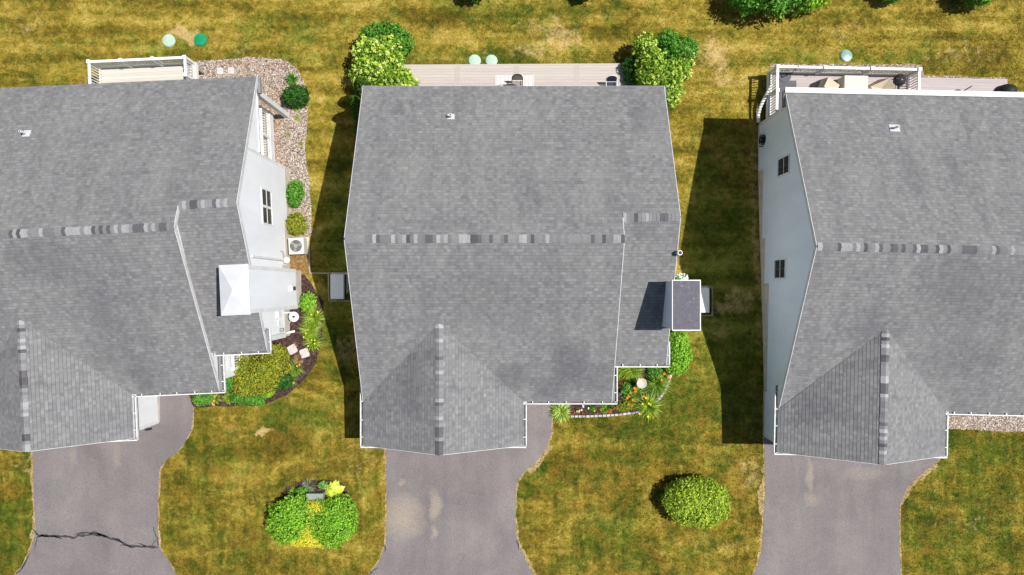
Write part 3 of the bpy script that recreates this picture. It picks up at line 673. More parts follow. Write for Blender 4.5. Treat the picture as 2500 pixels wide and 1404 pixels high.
# wall fittings near the front of the left house
mb = MB(); y0 = -2.2
mb.box(wx, -1.95, 2.5, wx + .12, -1.7, 2.95); mb.box(wx, -2.35, 2.45, wx + .04, -2.1, 2.75); mb.lathe((wx + .1, -2.55, 2.5), [(.05, -.1), (.1, -.05), (.1, .1), (.04, .14)], 1, 14)
mb.build('utility_meter', [TRIM, ACG], H1); mb = MB(); mb.bar((wx + .0, -1.78, 1.7), (wx + .38, -1.78, 1.62), .05, .05); mb.build('drain_spout', TRIM, H1)
mb = MB(); mb.bar((wx + .05, D1['WRF'] + .2, 4.6), (wx + .05, D1['WRF'] + .2, 1.75), .09, .07); mb.bar((wx + .05, D1['WRF'] + .2, 1.75), (wx + .42, D1['WRF'] + .26, 1.62), .09, .07); mb.build('downspout', GUT, H1)
# downspout and dark lamp on garage side of left house
gx = D1['GR']; mb = MB(); mb.box(gx + .01, D1['YGF'] + .02, 2.6, gx + .2, D1['YGF'] - .1 + .2, 2.9); mb.build('wall_lamp', DARKM, H1)
# hose reel on right house back corner
mb = MB(); cx, cy = D3['WL'] - .1, 7.5
for x_, r_, m_ in ((cx - .06, .24, 0), (cx + .06, .24, 0)):
    for q in range(20): a0, a1 = q * .31416, (q + 1) * .31416; mb.bar((x_, cy + r_ * math.cos(a0), .85 + r_ * math.sin(a0)), (x_, cy + r_ * math.cos(a1), .85 + r_ * math.sin(a1)), .035, .03, 0)
mb.tube([(cx - .07, cy, .85), (cx + .07, cy, .85)], .17, 0, 20); mb.tube([(cx - .09, cy, .85), (cx + .09, cy, .85)], .05, 1, 12)
mb.bar((cx - .12, cy - .3, .75), (cx + .08, cy - .3, .75), .05, .03, 0)
mb.build('hose_reel', [RUBBER, ACG], H3)

# ---------------------------------------------------------------- decks
def rail(parent, a, b, zf, h=.97, post_a=True, post_b=True, mid=0):
    a = Vector((*a, zf)); b = Vector((*b, zf)); d = b - a; L = d.length; u_ = d.normalized()
    m_ = MB(); Z = Vector((0, 0, 1))
    m_.bar(a + Z * h, b + Z * h, .12, .04); m_.bar(a + Z * (h - .06), b + Z * (h - .06), .05, .07); m_.bar(a + Z * .1, b + Z * .1, .05, .06)
    n = int(L / .125)
    for i in range(1, n): p = a + d * (i / n); m_.bar(p + Z * .12, p + Z * (h - .08), .036, .036)
    m_.build('railing', TRIM, parent)
    pts = ([a] if post_a else []) + ([b] if post_b else []) + [a + d * ((i + 1) / (mid + 1)) for i in range(mid)]
    for p in pts:
        q = MB(); q.box(p.x - .065, p.y - .065, zf - .3, p.x + .065, p.y + .065, zf + h + .06); q.box(p.x - .085, p.y - .085, zf + h + .06, p.x + .085, p.y + .085, zf + h + .09); q.build('post', TRIM, parent)
def deck(label, T, rot, x0, x1, y0, y1, zf, mat, rim=.28, skirt=None):
    D_ = thing('deck', label, 'deck', T, rot)
    m_ = MB(); m_.box(x0, y0, zf - .03, x1, y1, zf, 0); m_.build('floor', mat, D_)
    m_ = MB(); 
    for a in ((x0 - .03, y0, x0, y1), (x1, y0, x1 + .03, y1), (x0 - .03, y1, x1 + .03, y1 + .03)): m_.box(a[0], a[1], zf - rim, a[2], a[3], zf - .004)
    m_.build('rim_board', skirt or TRIM, D_)
    m_ = MB()
    nx = max(2, int((x1 - x0) / 1.8) + 1)
    for i in range(nx):
        for y in (y0 + .15, y1 - .15): x = x0 + .12 + (x1 - x0 - .24) * i / (nx - 1); m_.box(x - .06, y - .06, -.2, x + .06, y + .06, zf - .035)
    each(m_, 'joist_post', TIMB, D_)
    return D_
# left house back deck: local frame of the house
def l1(px, py, z): x, y, _ = P(px, py, z); x -= T1[0]; y -= T1[1]; c, s_ = math.cos(-R1), math.sin(-R1); return c * x - s_ * y, s_ * x + c * y
a = l1(217, 152, 2.2); b = l1(451, 139, 2.2)
x0, x1, yb = a[0], b[0], (a[1] + b[1]) / 2
dk = deck('raised back deck with white railings behind the left house', T1, R1, x0 - .05, x1 + .05, D1['WB'] + .02, yb + .05, 1.22, DECKL, .3)
rail(dk, (x0, D1['WB'] + .1), (x0, yb), 1.22, post_b=False); rail(dk, (x0, yb), (x1, yb), 1.22, mid=2); rail(dk, (x1, yb), (x1, yb - .82), 1.22, post_a=False)
m_ = MB()
for i in range(5): m_.box(x1 + .08 + i * .27, yb - 1.9, 1.0 - i * .2 - .04, x1 + .36 + i * .27, yb - .95, 1.0 - i * .2)
each(m_, 'stair_tread', DECKL, dk)
# left house side porch deck
dk = deck('covered corner porch deck with a white railing at the back right of the left house', T1, R1, D1['WS'] + .02, D1['WR'] - .46, 5.37, D1['WB'] - .25, 1.22, DECKS, .55)
rail(dk, (D1['WR'] - .52, 5.45), (D1['WR'] - .52, D1['WB'] - .3), 1.22, mid=1)
# middle house low deck
dk = deck('long low taupe composite deck behind the middle house between two tall shrubs', T2, .006, -6.0, 6.75, D2['WB'] + .01, 10.98, .42, DECKB, .2, DECKB)
for px in (1120, 1265, 1412):
    x = P(px, 180, .42)[0]; m_ = MB(); m_.box(x - .13, D2['WB'] + .05, .421, x - .01, 10.9, .427); m_.box(x + .01, D2['WB'] + .05, .421, x + .13, 10.9, .427); each(m_, 'divider_board', DIVM, dk)
# right house decks
def l3(px, py, z): x, y, _ = P(px, py, z); x -= T3[0]; y -= T3[1]; c, s_ = math.cos(-R3), math.sin(-R3); return c * x - s_ * y, s_ * x + c * y
a = l3(1899, 164, 1.6); b = l3(2245, 168, 1.6); x0, x1, yb = a[0], b[0], (a[1] + b[1]) / 2; Z3 = .62
dk = deck('raised grey back deck with white railings holding covered furniture behind the right house', T3, R3, x0 - .05, x1 + .05, D3['WB'] + .02, yb + .05, Z3, DECKG, .3)
rail(dk, (x0, D3['WB'] + .1), (x0, yb), Z3, post_b=False, mid=1); rail(dk, (x0, yb), (x1, yb), Z3, mid=2); rail(dk, (x1, yb), (x1, D3['WB'] + .1), Z3, post_a=False, mid=1)
DX0, DX1, DYB = x0, x1, yb
c_ = l3(2458, 195, .3)
deck('low grey ground level deck right of the raised deck behind the right house', T3, R3, x1 + .12, c_[0], D3['WB'] + .02, c_[1], .3, DECKG, .15, DECKG)

# ---------------------------------------------------------------- furniture on the decks
def at3(px, py, z): return Vector(P(px, py, z))
def covered_chair(label, px, py, rz, s=1):
    c = Vector(P(px, py, 1.2)); c.z = Z3; o = thing('covered_chair', label, 'chair', c, rz, 'covered chairs on the right house deck')
    m_ = MB(); h0, h1 = .55, .98
    B = [(-.40, -.42), (.40, -.42), (.44, .40), (-.44, .40)]; T = [(-.34, -.38, h0), (.34, -.38, h0), (.24, .38, h1), (-.24, .38, h1)]
    seg = 6
    for i in range(4):
        a, b = B[i], B[(i + 1) % 4]; ta, tb = T[i], T[(i + 1) % 4]
        for j in range(seg):
            t0, t1 = j / seg, (j + 1) / seg; w0 = .025 * math.sin(j * 2.6); w1 = .025 * math.sin((j + 1) * 2.6)
            pa = Vector((a[0] + (b[0] - a[0]) * t0, a[1] + (b[1] - a[1]) * t0, .02)) * (1 + w0); pb = Vector((a[0] + (b[0] - a[0]) * t1, a[1] + (b[1] - a[1]) * t1, .02)) * (1 + w1)
            qa = Vector(ta).lerp(Vector(tb), t0); qb = Vector(ta).lerp(Vector(tb), t1); m_.face([pa, pb, qb, qa])
    mid = Vector((0, -.02, .6)); 
    for i in range(4): m_.face([T[i], T[(i + 1) % 4], mid])
    m_.build('fabric_cover', BEIGE, o)
    m_ = MB()
    for x in (-.3, .3):
        for y in (-.3, .3): m_.bar((x, y, .003), (x, y, .35), .05, .05)
    each(m_, 'leg', DARKM, o); return o
covered_chair('beige covered chair at the left end of the covered table on the raised deck', 2026, 214, R(64))
covered_chair('beige covered chair at the right end of the covered table on the raised deck', 2152, 216, R(-60))
c = Vector(P(2090, 222, 1.35)); c.z = Z3; o = thing('covered_table', 'rectangular table under a pale beige cover between two covered chairs', 'table', c, R3)
m_ = MB(); w, d_, h = .56, .75, .74; m_.hexa([(-w - .03, -d_, .03), (w + .03, -d_, .03), (w + .03, d_, .03), (-w - .03, d_, .03), (-w, -d_ + .02, h), (w, -d_ + .02, h), (w, d_ - .02, h), (-w, d_ - .02, h)]); m_.build('fabric_cover', mat_plain('pale_cover', srgb(214, 204, 190), .8, .04), o)
m_ = MB(); 
for x in (-.4, .4):
    for y in (-.6, .6): m_.bar((x, y, .003), (x, y, .6), .05, .05)
each(m_, 'leg', DARKM, o)
# kettle grill
c = Vector(P(2201, 193, 1.5)); c.z = Z3; o = thing('kettle_grill', 'round black kettle grill with a side rack in the corner of the raised deck', 'grill', c, R3)
m_ = MB(); m_.lathe((0, 0, .68), [(.05, -.26), (.2, -.2), (.28, -.05), (.29, .02)], 0, 28); m_.build('bowl', DARKM, o)
m_ = MB(); m_.lathe((0, 0, .70), [(.295, .0), (.28, .1), (.2, .2), (.06, .25), (.01, .255)], 0, 28); ld = m_.build('lid', mat_plain('grill_enamel', (.035, .035, .04, 1), .3, .1), o, True)
m_ = MB(); m_.tube([(-.1, 0, .95), (-.08, 0, 1.0), (.08, 0, 1.0), (.1, 0, .95)], .014); m_.bar((-.3, -.02, .955), (.3, .02, .965), .02, .012); m_.build('lid_handle', DARKM, ld)
for q in range(3):
    m_ = MB(); an = q * 2.094 + .4; m_.tube([(math.cos(an) * .15, math.sin(an) * .15, .5), (math.cos(an) * .33, math.sin(an) * .33, .005)], .015); m_.build('leg', DARKM, o)
m_ = MB()
for q in range(6): m_.bar((.28, -.3 + q * .12, .66), (.5, -.3 + q * .12, .66), .02, .02)
m_.bar((.5, -.32, .66), (.5, .32, .66), .02, .02); m_.build('side_rack', DARKM, o)
# dark mat + hanging-basket pole on deck corner
c = Vector(P(1920, 215, Z3)); m_ = MB(); m_.box(-.45, -1.1, .004, .48, .36, .02); tag(m_.build('outdoor_mat', mat_boards('dark_mat', srgb(92, 90, 94), .1)), 'dark grey mat on the left end of the raised deck', 'mat').location = (c.x, c.y, Z3)
c = Vector(P(1915, 186, Z3)); o = thing('cantilever_lamp', 'dark round based stand with a curved black arm in the deck corner', 'lamp stand', (c.x, c.y, Z3))
m_ = MB(); m_.lathe((0, 0, .004), [(.32, 0), (.32, .03), (.28, .05), (.05, .06)], 0, 28); m_.build('base', mat_plain('slate_base', srgb(88, 86, 92), .7), o)
m_ = MB(); m_.tube([(-.1, -.05, .05), (-.05, -.06, .3), (.1, -.05, .6), (.18, .05, .8), (.3, .18, 1.05)], .022); m_.build('arm', DARKM, o)
# lower deck objects
c = Vector(P(2462, 222, .6)); o = thing('covered_grill', 'round black covered heap at the right end of the low grey deck', 'grill', (c.x, c.y, .31))
m_ = MB(); m_.lathe((0, 0, 0), [(.42, 0), (.4, .25), (.28, .5), (.08, .62)], 0, 20, 1.1, .9); m_.build('cover', RUBBER, o, True); m_ = MB(); m_.tube([(-.35, 0, .3), (-.8, -.2, .02)], .05); m_.build('strap', RUBBER, o)
c = Vector(P(2345, 218, .4)); o = thing('garden_tool', 'black long handled tool lying on the low grey deck under the white gutter', 'tool', (c.x, c.y, .31))
m_ = MB(); m_.lathe((-.1, -.1, .0), [(.14, 0), (.13, .06), (.03, .1)], 0, 16, 1.3, .8); m_.build('head', RUBBER, o); m_ = MB(); m_.tube([(.15, -.1, .04), (.6, .17, .06)], .018); m_.build('handle', DARKM, o)

# middle deck: striped rug, iron table, chairs
c = Vector(P(1256, 197, .43)); m_ = MB(); m_.box(-.95, -.75, .003, .95, .27, .012)
mr = M('striped_rug_weave', .9, .1); sp_ = mr.n('ShaderNodeSeparateXYZ'); mr.l(mr.coord(), sp_.inputs[0]); f_ = mr.math('FRACT', mr.math('DIVIDE', sp_.outputs[0], .2)); mr.color(mr.ramp(f_, [(0, srgb(212, 206, 200)), (.42, srgb(206, 200, 196)), (.5, srgb(158, 150, 146)), (.6, srgb(204, 198, 194)), (1, srgb(214, 208, 204))]))
tag(m_.build('outdoor_rug', mr.mat), 'pale striped rug under the iron chairs on the low taupe deck', 'rug').location = (c.x, c.y, .428)
MESHM = mat_plain('chair_mesh', srgb(138, 128, 122), .6, .1, 20)
def iron_chair(label, x, y, rz, seatm=MESHM, frame=DARKM, group=None):
    o = thing('patio_chair', label, 'chair', (x, y, .44), rz, group); w = .26
    m_ = MB(); m_.box(-w, -.24, .42, w, .24, .445); m_.build('seat', seatm, o)
    n = 12; m_ = MB(); pts = []
    for i in range(n + 1):
        t = i / n * math.pi; pts.append((math.cos(t) * w, .25 + .10 + .0 * i, .45 + .0)) 
    arch = [(math.cos(i / n * math.pi) * w, .27 + .14 * (.5 + .5 * math.sin(i / n * math.pi)), .62 + .36 * math.sin(i / n * math.pi)) for i in range(n + 1)]
    m_.tube([(w, .25, .43)] + arch + [(-w, .25, .43)], .018, 0, 6); m_.build('back_frame', frame, o)
    m_ = MB()
    for i in range(n):
        a, b = arch[i], arch[i + 1]; m_.face([a, b, (b[0], .27, .46), (a[0], .27, .46)])
    m_.build('backrest', seatm, o)
    for sx in (-1, 1):
        m_ = MB(); m_.tube([(sx * w, -.22, .02), (sx * w, -.22, .64), (sx * w, .24, .66)], .016, 0, 6); m_.build('armrest', frame, o)
        for sy in (-1, 1): m_ = MB(); m_.tube([(sx * (w - .01), sy * .22, .0), (sx * (w - .01), sy * .22, .42)], .016, 0, 6); m_.build('leg', frame, o)
    return o
c = P(1263, 190, 1.2); iron_chair('black mesh iron chair with a round back standing on the striped rug', c[0], c[1] - .3, 0, group='iron patio chairs')
c = P(1240, 205, 1.0); o = thing('patio_table', 'dark round edged iron table half under the eave on the striped rug', 'table', (c[0] + .1, c[1] - .55, .44))
m_ = MB(); m_.lathe((0, 0, .7), [(.5, 0), (.52, .02), (.5, .035)], 0, 32, 1.15, 1); m_.build('table_top', UNITD, o)
for q in range(4): m_ = MB(); an = q * 1.57 + .78; m_.tube([(math.cos(an) * .4, math.sin(an) * .4, .7), (math.cos(an) * .34, math.sin(an) * .34, 0)], .02); m_.build('leg', DARKM, o)
c = P(1222, 205, 1.0); iron_chair('black iron chair facing right at the left end of the striped rug', c[0], c[1] - .35, R(100), group='iron patio chairs')
c = P(1288, 208, 1.0); iron_chair('black iron chair facing left at the right end of the striped rug', c[0] + .1, c[1] - .45, R(-110), group='iron patio chairs')
c = P(1494, 193, 1.2); iron_chair('white framed patio chair with a navy seat beside the right shrub on the taupe deck', c[0], c[1] - .3, 0, mat_plain('navy_fabric', srgb(52, 56, 76), .8), TRIM)

# ---------------------------------------------------------------- yard objects
def lid(label, px, py, mat, r=.3):
    p = G(px, py); o = thing('septic_lid', label, 'lid', p, 0, 'round septic tank lids in the back lawns')
    m_ = MB(); m_.lathe((0, 0, 0), [(r, -.05), (r, .07), (r * .96, .095), (r * .6, .115), (r * .1, .125)], 0, 36); l_ = m_.build('lid_top', mat, o, True)
    m_ = MB(); m_.lathe((0, 0, 0), [(r + .02, -.05), (r + .02, .045)], 0, 36); m_.build('riser_ring', mat, o)
    for q in range(6): 
        pass
    m_ = MB()
    for q in range(6): an = q * 1.047; m_.box(math.cos(an) * r * .84 - .012, math.sin(an) * r * .84 - .012, .08, math.cos(an) * r * .84 + .012, math.sin(an) * r * .84 + .012, .108)
    m_.build('bolts', ACG, l_)
lid('pale mint round lid beside the bright green one in the back lawn', 413, 100, LIDP); lid('bright green round lid in the dry patch behind the left house', 490, 98, LIDG)
lid('pale mint round lid by the taupe deck edge, the left of its pair', 1159, 149, LIDP, .29); lid('pale mint round lid by the taupe deck edge, the right of its pair', 1200, 149, LIDP, .28)
lid('faded teal round lid in the lawn behind the right house', 2065, 137, LIDB, .28)

# AC condenser
p = Vector(P(720, 600, 1.62)); z0 = zg(p.y); o = thing('air_conditioner', 'cream air conditioner unit with round top fan beside the white siding', 'air conditioner', (p.x, p.y, z0), R1)
m_ = MB(); m_.box(-.36, -.39, .06, .36, .39, .72); m_.box(-.34, -.37, .72, .34, .37, .76)
for i in range(12): m_.box(.361, -.35 + i * .06, .12, .372, -.325 + i * .06, .68)
m_.build('casing', ACW, o); m_ = MB()
for q in range(12): 
    r_ = .05 + q * .02
    pts = [(math.cos(t * .2618) * r_, math.sin(t * .2618) * r_, .772) for t in range(25)]; m_.tube(pts, .005, 0, 4, cap=False)
m_.build('fan_guard', ACG, o); m_ = MB(); m_.lathe((0, 0, .762), [(.29, 0), (.29, .003)], 0, 30); m_.lathe((0, 0, .766), [(.1, 0), (.09, .02)], 1, 20)
for q in range(3): an = q * 2.094; m_.hexa([(math.cos(an + a_) * r_, math.sin(an + a_) * r_, z_) for z_ in (.765, .768) for a_, r_ in ((0, .08), (.0, .27), (.6, .27), (.6, .08))], 1)
m_.build('fan', [UNITD, ACG], o); m_ = MB(); m_.box(-.45, -.45, -.05, .45, .45, .055); m_.build('base_pad', CONC, o)
def generator(label, x, y, rz, flip=1):
    z0 = zg(y); o = thing('standby_generator', label, 'generator', (x, y, z0), rz, 'box shaped units beside the middle house')
    m_ = MB(); m_.box(-.3, -.58, .06, .3, .58, .62, 0); m_.build('cabinet', UNITD, o)
    m_ = MB(); m_.hexa([(-.33, -.6, .62), (.33, -.6, .62), (.33, .6, .62), (-.33, .6, .62), (-.29, -.57, .70), (.29, -.57, .70), (.29, .57, .70), (-.29, .57, .70)]); m_.build('lid', UNITG, o)
    m_ = MB(); m_.box(-.4, -.68, -.1, .4, .68, .05); m_.build('base_pad', CONC, o)
generator('pale lidded box unit in the shade left of the middle house', *P(823, 700, 1.68)[:2], 0)
generator('box unit with a pale lid in a timber frame right of the dark capped chimney', *P(1715, 733, 1.72)[:2], .0)
def frame_timber(label, pts, closed=False, w=.07):
    m_ = MB(); q = [G(*p) for p in pts]
    for a, b in zip(q, q[1:] + ([q[0]] if closed else [])): m_.bar(a + Vector((0, 0, .04)), b + Vector((0, 0, .04)), w, .12)
    tag(m_.build('timber_edging', TIMB), label, 'edging')
frame_timber('thin timber edging around the air conditioner bed, running to the shaded unit', [(698, 577), (755, 577), (757, 667), (803, 667)])
frame_timber('square timber frame around the shaded box unit', [(803, 667), (860, 667), (860, 735), (804, 735)], True)
frame_timber('square timber frame around the box unit right of the chimney', [(1680, 701), (1738, 701), (1738, 770), (1680, 770)], True)
# small cobbles beside right unit
# stepping stones
def paver(label, px, py, rz, s=.21):
    p = G(px, py, .014); m_ = MB(); c = .05; pl = [(-s + c, -s), (s - c, -s), (s, -s + c), (s, s - c), (s - c, s), (-s + c, s), (-s, s - c), (-s, -s + c)]
    top = [(x, y, .045) for x, y in pl]; m_.face(top)
    for i in range(8): a, b = pl[i], pl[(i + 1) % 8]; m_.face([(a[0], a[1], -.02), (b[0], b[1], -.02), (b[0], b[1], .045), (a[0], a[1], .045)])
    o = m_.build('stepping_stone', PAVER); tag(o, label, 'paver', 'stepping stones'); o.location = p; o.rotation_euler = (0, 0, rz)
paver('octagonal grey stepping stone nearer the white house wall, in dark mulch', 714, 853, .5); paver('octagonal grey stepping stone nearer the lawn edge, in dark mulch', 744, 862, .35)
paver('grey square paver in the gravel behind the left house, left of its pair', 538, 174, .0, .16); paver('grey square paver in the gravel behind the left house, right of its pair', 565, 173, .0, .16)
paver('small dark square paver in the mulch by the white downspout', 704, 783, .1, .12)
# satellite dish
p = G(728, 772); o = thing('satellite_dish', 'white round satellite dish on a post in the mulch bed', 'satellite dish', p)
m_ = MB(); m_.tube([(0, 0, -.1), (0, 0, .62)], .03); m_.build('post', TRIM, o); m_ = MB(); m_.lathe((0, 0, .62), [(.03, 0), (.12, .01), (.22, .05), (.235, .07), (.22, .07), (.12, .03), (.03, .02)], 0, 32); m_.build('dish', TRIM, o, True)
m_ = MB(); m_.tube([(.0, .0, .64), (.0, .0, .76)], .05, 0, 12); m_.build('receiver', DARKM, o)
# bird bath
p = G(1560, 931); o = thing('bird_bath', 'pale stone bird bath with a round basin among the lilies', 'bird bath', p)
m_ = MB(); m_.lathe((0, 0, 0), [(.16, -.05), (.15, .04), (.07, .1), (.06, .55), (.1, .66)], 0, 24); m_.build('pedestal', PAVER, o, True); m_ = MB(); m_.lathe((0, 0, .66), [(.08, 0), (.2, .05), (.235, .11), (.215, .11), (.17, .07), (.05, .05)], 0, 32); m_.build('basin', mat_plain('bird_bath_stone', srgb(196, 184, 172), .8, .05), o, True)
# edging stones round the middle bed
ED = [(1393, 1016), (1430, 1016), (1470, 1014.5), (1510, 1012), (1540, 1008), (1560, 1004), (1585, 993), (1606, 977), (1618, 962), (1627, 945), (1634, 925), (1638, 914)]
q = [G(*p) for p in ED]; rr = random.Random(4); k = 0
pts = []; 
for a, b in zip(q, q[1:]):
    L = (b - a).length; n = max(1, round(L / .2))
    for i in range(n): pts.append(a.lerp(b, i / n))
pts.append(q[-1])
for a, b in zip(pts, pts[1:]):
    m_ = MB(); d_ = (b - a); c = (a + b) / 2; L = d_.length / 2 - .006; w = rr.uniform(.055, .065); h = rr.uniform(.085, .1); e = .012
    m_.hexa([(-L, -w, -.05), (L, -w, -.05), (L, w, -.05), (-L, w, -.05), (-L + e, -w + e, h), (L - e, -w + e, h), (L - e, w - e, h), (-L + e, w - e, h)], 0, rr.random())
    for i in range(0): pass
    o = m_.build('edging_stone', EDGST); o.location = c; o.rotation_euler = (0, 0, math.atan2(d_.y, d_.x) + rr.uniform(-.03, .03))
    tag(o, 'pale grey edging stone in the curved border of the lily bed', 'edging stone', 'edging stones of the lily bed')
# utility box on the island bed
p = G(776, 1208); o = thing('utility_box', 'grey green steel utility box between the shrubs of the island bed', 'utility box', p)
m_ = MB(); m_.box(-.37, -.3, 0, .37, .19, .52); m_.build('cabinet', BOXG, o); m_ = MB(); m_.box(-.39, -.32, .521, .39, .21, .56); m_.build('lid', BOXG, o)
p = G(712, 1212); o = thing('garden_rock', 'small grey rock left of the utility box', 'rock', p); m_ = MB(); m_.lathe((0, 0, 0), [(.16, -.04), (.17, .06), (.12, .14), (.03, .17)], 0, 9, 1.3, .7); m_.build('stone', PAVER, o)
# white drain pipe curving at the right house back corner
pp = [(1884, 206, .75), (1874, 226, .6), (1864, 244, .45), (1856, 262, .35), (1851, 280, .25), (1852, 299, .2)]
m_ = MB(); m_.tube([P(x, y, z) for x, y, z in pp], .085, 0, 12); tag(m_.build('drain_pipe', TRIM), 'white curved drain pipe beside the raised deck of the right house', 'pipe')
# white porch bench/railing by the left front door
dkp = deck('small front porch floor with white picket railing by the left house', T1, R1, D1['WS'] + .02, D1['WS'] + .62, D1['WF'] + .35, D1['WRF'] - .02, 2.3, DECKL, .4)
rail(dkp, (D1['WS'] + .36, D1['WF'] + .42), (D1['WS'] + .36, D1['WRF'] - .1), 2.3, h=.9)
# crack sealant
def crack(label, lines):
    m_ = MB()
    for pts, w in lines:
        q = [G(x, y, .018) for x, y in pts]; q2 = []
        r_ = random.Random(len(pts) * 7 + int(pts[0][0]))
        for a, b in zip(q, q[1:]):
            n = max(1, int((b - a).length / .12))
            for i in range(n): c = a.lerp(b, i / n); q2.append(c + Vector((r_.uniform(-.03, .03), r_.uniform(-.03, .03), 0)))
        q2.append(q[-1]); ws = [w * 1.2 * r_.uniform(.5, 1.35) for _ in q2]; ws[0] *= .4; ws[-1] *= .3
        L = []; Rr = []
        for i, c in enumerate(q2):
            d_ = (q2[min(i + 1, len(q2) - 1)] - q2[max(i - 1, 0)]).normalized(); s_ = Vector((-d_.y, d_.x, 0)) * ws[i] / 2
            c = Vector((c.x, c.y, zg(c.y) + .024)); L.append(c + s_); Rr.append(c - s_)
        for i in range(len(q2) - 1): m_.face([L[i], Rr[i], Rr[i + 1], L[i + 1]])
    tag(m_.build('crack_sealant', SEAL), label, 'crack sealant')
crack('black branching sealant across the left driveway', [([(82, 1293), (95, 1308), (140, 1309), (184, 1313), (190, 1308), (235, 1303), (255, 1309), (270, 1315), (300, 1324), (320, 1334), (360, 1334), (386, 1337)], .09), ([(88, 1313), (96, 1308), (140, 1310), (152, 1316)], .07), ([(91, 1314), (86, 1330), (83, 1342)], .05),
 ([(181, 1305), (190, 1303), (234, 1300), (250, 1306), (262, 1311)], .06), ([(230, 1308), (250, 1306)], .06), ([(272, 1312), (290, 1318), (300, 1326)], .05), ([(292, 1333), (310, 1330), (325, 1338)], .04), ([(338, 1327), (350, 1331), (356, 1334)], .06), ([(371, 1334), (376, 1322), (384, 1314)], .045), ([(376, 1286), (378, 1300), (384, 1314), (388, 1336)], .05),
 ([(318, 1334), (325, 1342)], .03)])
crack('looping black sealant at the lower left edge of the left driveway', [([(74, 1354), (64, 1368), (52, 1390), (38, 1404)], .05), ([(64, 1368), (62, 1380), (50, 1390)], .035)])
crack('short black sealant mark on the left edge of the middle driveway', [([(940, 1330), (940, 1348)], .05)])
crack('black sealant line at the lower left edge of the middle driveway', [([(921, 1385), (905, 1398), (890, 1420)], .05), ([(903, 1392), (905, 1398), (912, 1401)], .04)])
crack('short black sealant mark on the right edge of the middle driveway', [([(1261, 1317), (1264, 1328), (1267, 1341)], .055)])

# ---------------------------------------------------------------- plants
def leaves(pts, nrm, size, seed, tone=None, aspect=.55, bias=1.2, up=.35):
    """rhombic leaves, one per point; returns verts (4n,3), tones (n)"""
    g = np.random.default_rng(seed); n = len(pts)
    N = nrm * bias + g.normal(size=(n, 3)) + np.array([0, 0, up]); N /= np.linalg.norm(N, axis=1)[:, None]
    A = g.normal(size=(n, 3)) + nrm * .6; A -= (A * N).sum(1)[:, None] * N; A /= np.linalg.norm(A, axis=1)[:, None] + 1e-9
    B = np.cross(N, A); s = size * g.uniform(.6, 1.35, n)[:, None]
    tip = pts + A * s; base = pts - A * s; mid = pts + N * s * .18
    V = np.stack([base, mid + B * s * aspect, tip, mid - B * s * aspect], 1).reshape(-1, 3)
    t = g.uniform(0, 1, n) if tone is None else tone
    return V, t
def foliage_obj(name, V, t, mat, parent, k=4):
    n = len(V) // k; me = bpy.data.meshes.new(name)
    me.vertices.add(len(V)); me.vertices.foreach_set('co', V.astype(np.float32).ravel())
    me.loops.add(len(V)); me.loops.foreach_set('vertex_index', np.arange(len(V), dtype=np.int32))
    me.polygons.add(n); me.polygons.foreach_set('loop_start', np.arange(0, len(V), k, dtype=np.int32)); me.polygons.foreach_set('loop_total', np.full(n, k, dtype=np.int32))
    me.update(calc_edges=True); at = me.attributes.new('tone', 'FLOAT', 'FACE'); at.data.foreach_set('value', t.astype(np.float32)); me.materials.append(mat)
    o = bpy.data.objects.new(name, me); COL.objects.link(o); o.parent = parent; return o
def cloud(lobes, n, seed, r0=.62, r1=1.04, zmin=-.55, lump=.12):
    g = np.random.default_rng(seed); vol = np.array([l[3] * l[4] + l[3] * l[5] for l in lobes]); cnt = np.maximum(30, (n * vol / vol.sum()).astype(int)); P_, N_ = [], []
    for i, (l, c) in enumerate(zip(lobes, cnt)):
        d = g.normal(size=(c * 2, 3)); d /= np.linalg.norm(d, axis=1)[:, None]; d = d[d[:, 2] > zmin][:c]
        ph = g.uniform(0, 6, 3)
        lm = 1 + lump * (np.sin(d[:, 0] * 5 + ph[0]) * np.sin(d[:, 1] * 5.5 + ph[1]) + .6 * np.sin(d[:, 0] * 11 + ph[2]) * np.cos(d[:, 1] * 12 + ph[0]))
        r = (r0 + (r1 - r0) * g.uniform(0, 1, len(d)) ** .45) * lm
        p = d * r[:, None] * np.array(l[3:6]) + np.array(l[:3]); nn = d / np.array(l[3:6]); nn /= np.linalg.norm(nn, axis=1)[:, None]
        keep = np.ones(len(p), bool)
        for j, m in enumerate(lobes):
            if j == i: continue
            q = (p - np.array(m[:3])) / np.array(m[3:6]); keep &= (q ** 2).sum(1) > .5
        q = p * (2.6 / max(.5, min(l[3:6]) ** .5)); hol = np.sin(q[:, 0] * 2.1 + ph[0]) * np.sin(q[:, 1] * 2.3 + ph[1]) + .8 * np.sin(q[:, 0] * 4.7 + q[:, 1] * 3.1 + ph[2]) * np.sin(q[:, 2] * 4.1 + q[:, 1] * 5.2)
        keep &= ~((hol > .75) & (r > .8) & (g.uniform(0, 1, len(p)) < .85))
        P_.append(p[keep]); N_.append(nn[keep])
    return np.concatenate(P_), np.concatenate(N_)
def core(lobes, f=.62):
    mb_ = MB()
    for l in lobes:
        n = 12; rings = []
        for i in range(7):
            a = -math.pi / 2 + math.pi * i / 6; rings.append((math.cos(a) * l[3] * f + .002, math.sin(a) * l[5] * f))
        mb_.lathe(l[:3], rings, 0, n, 1, l[4] / l[3], .2)
    return mb_
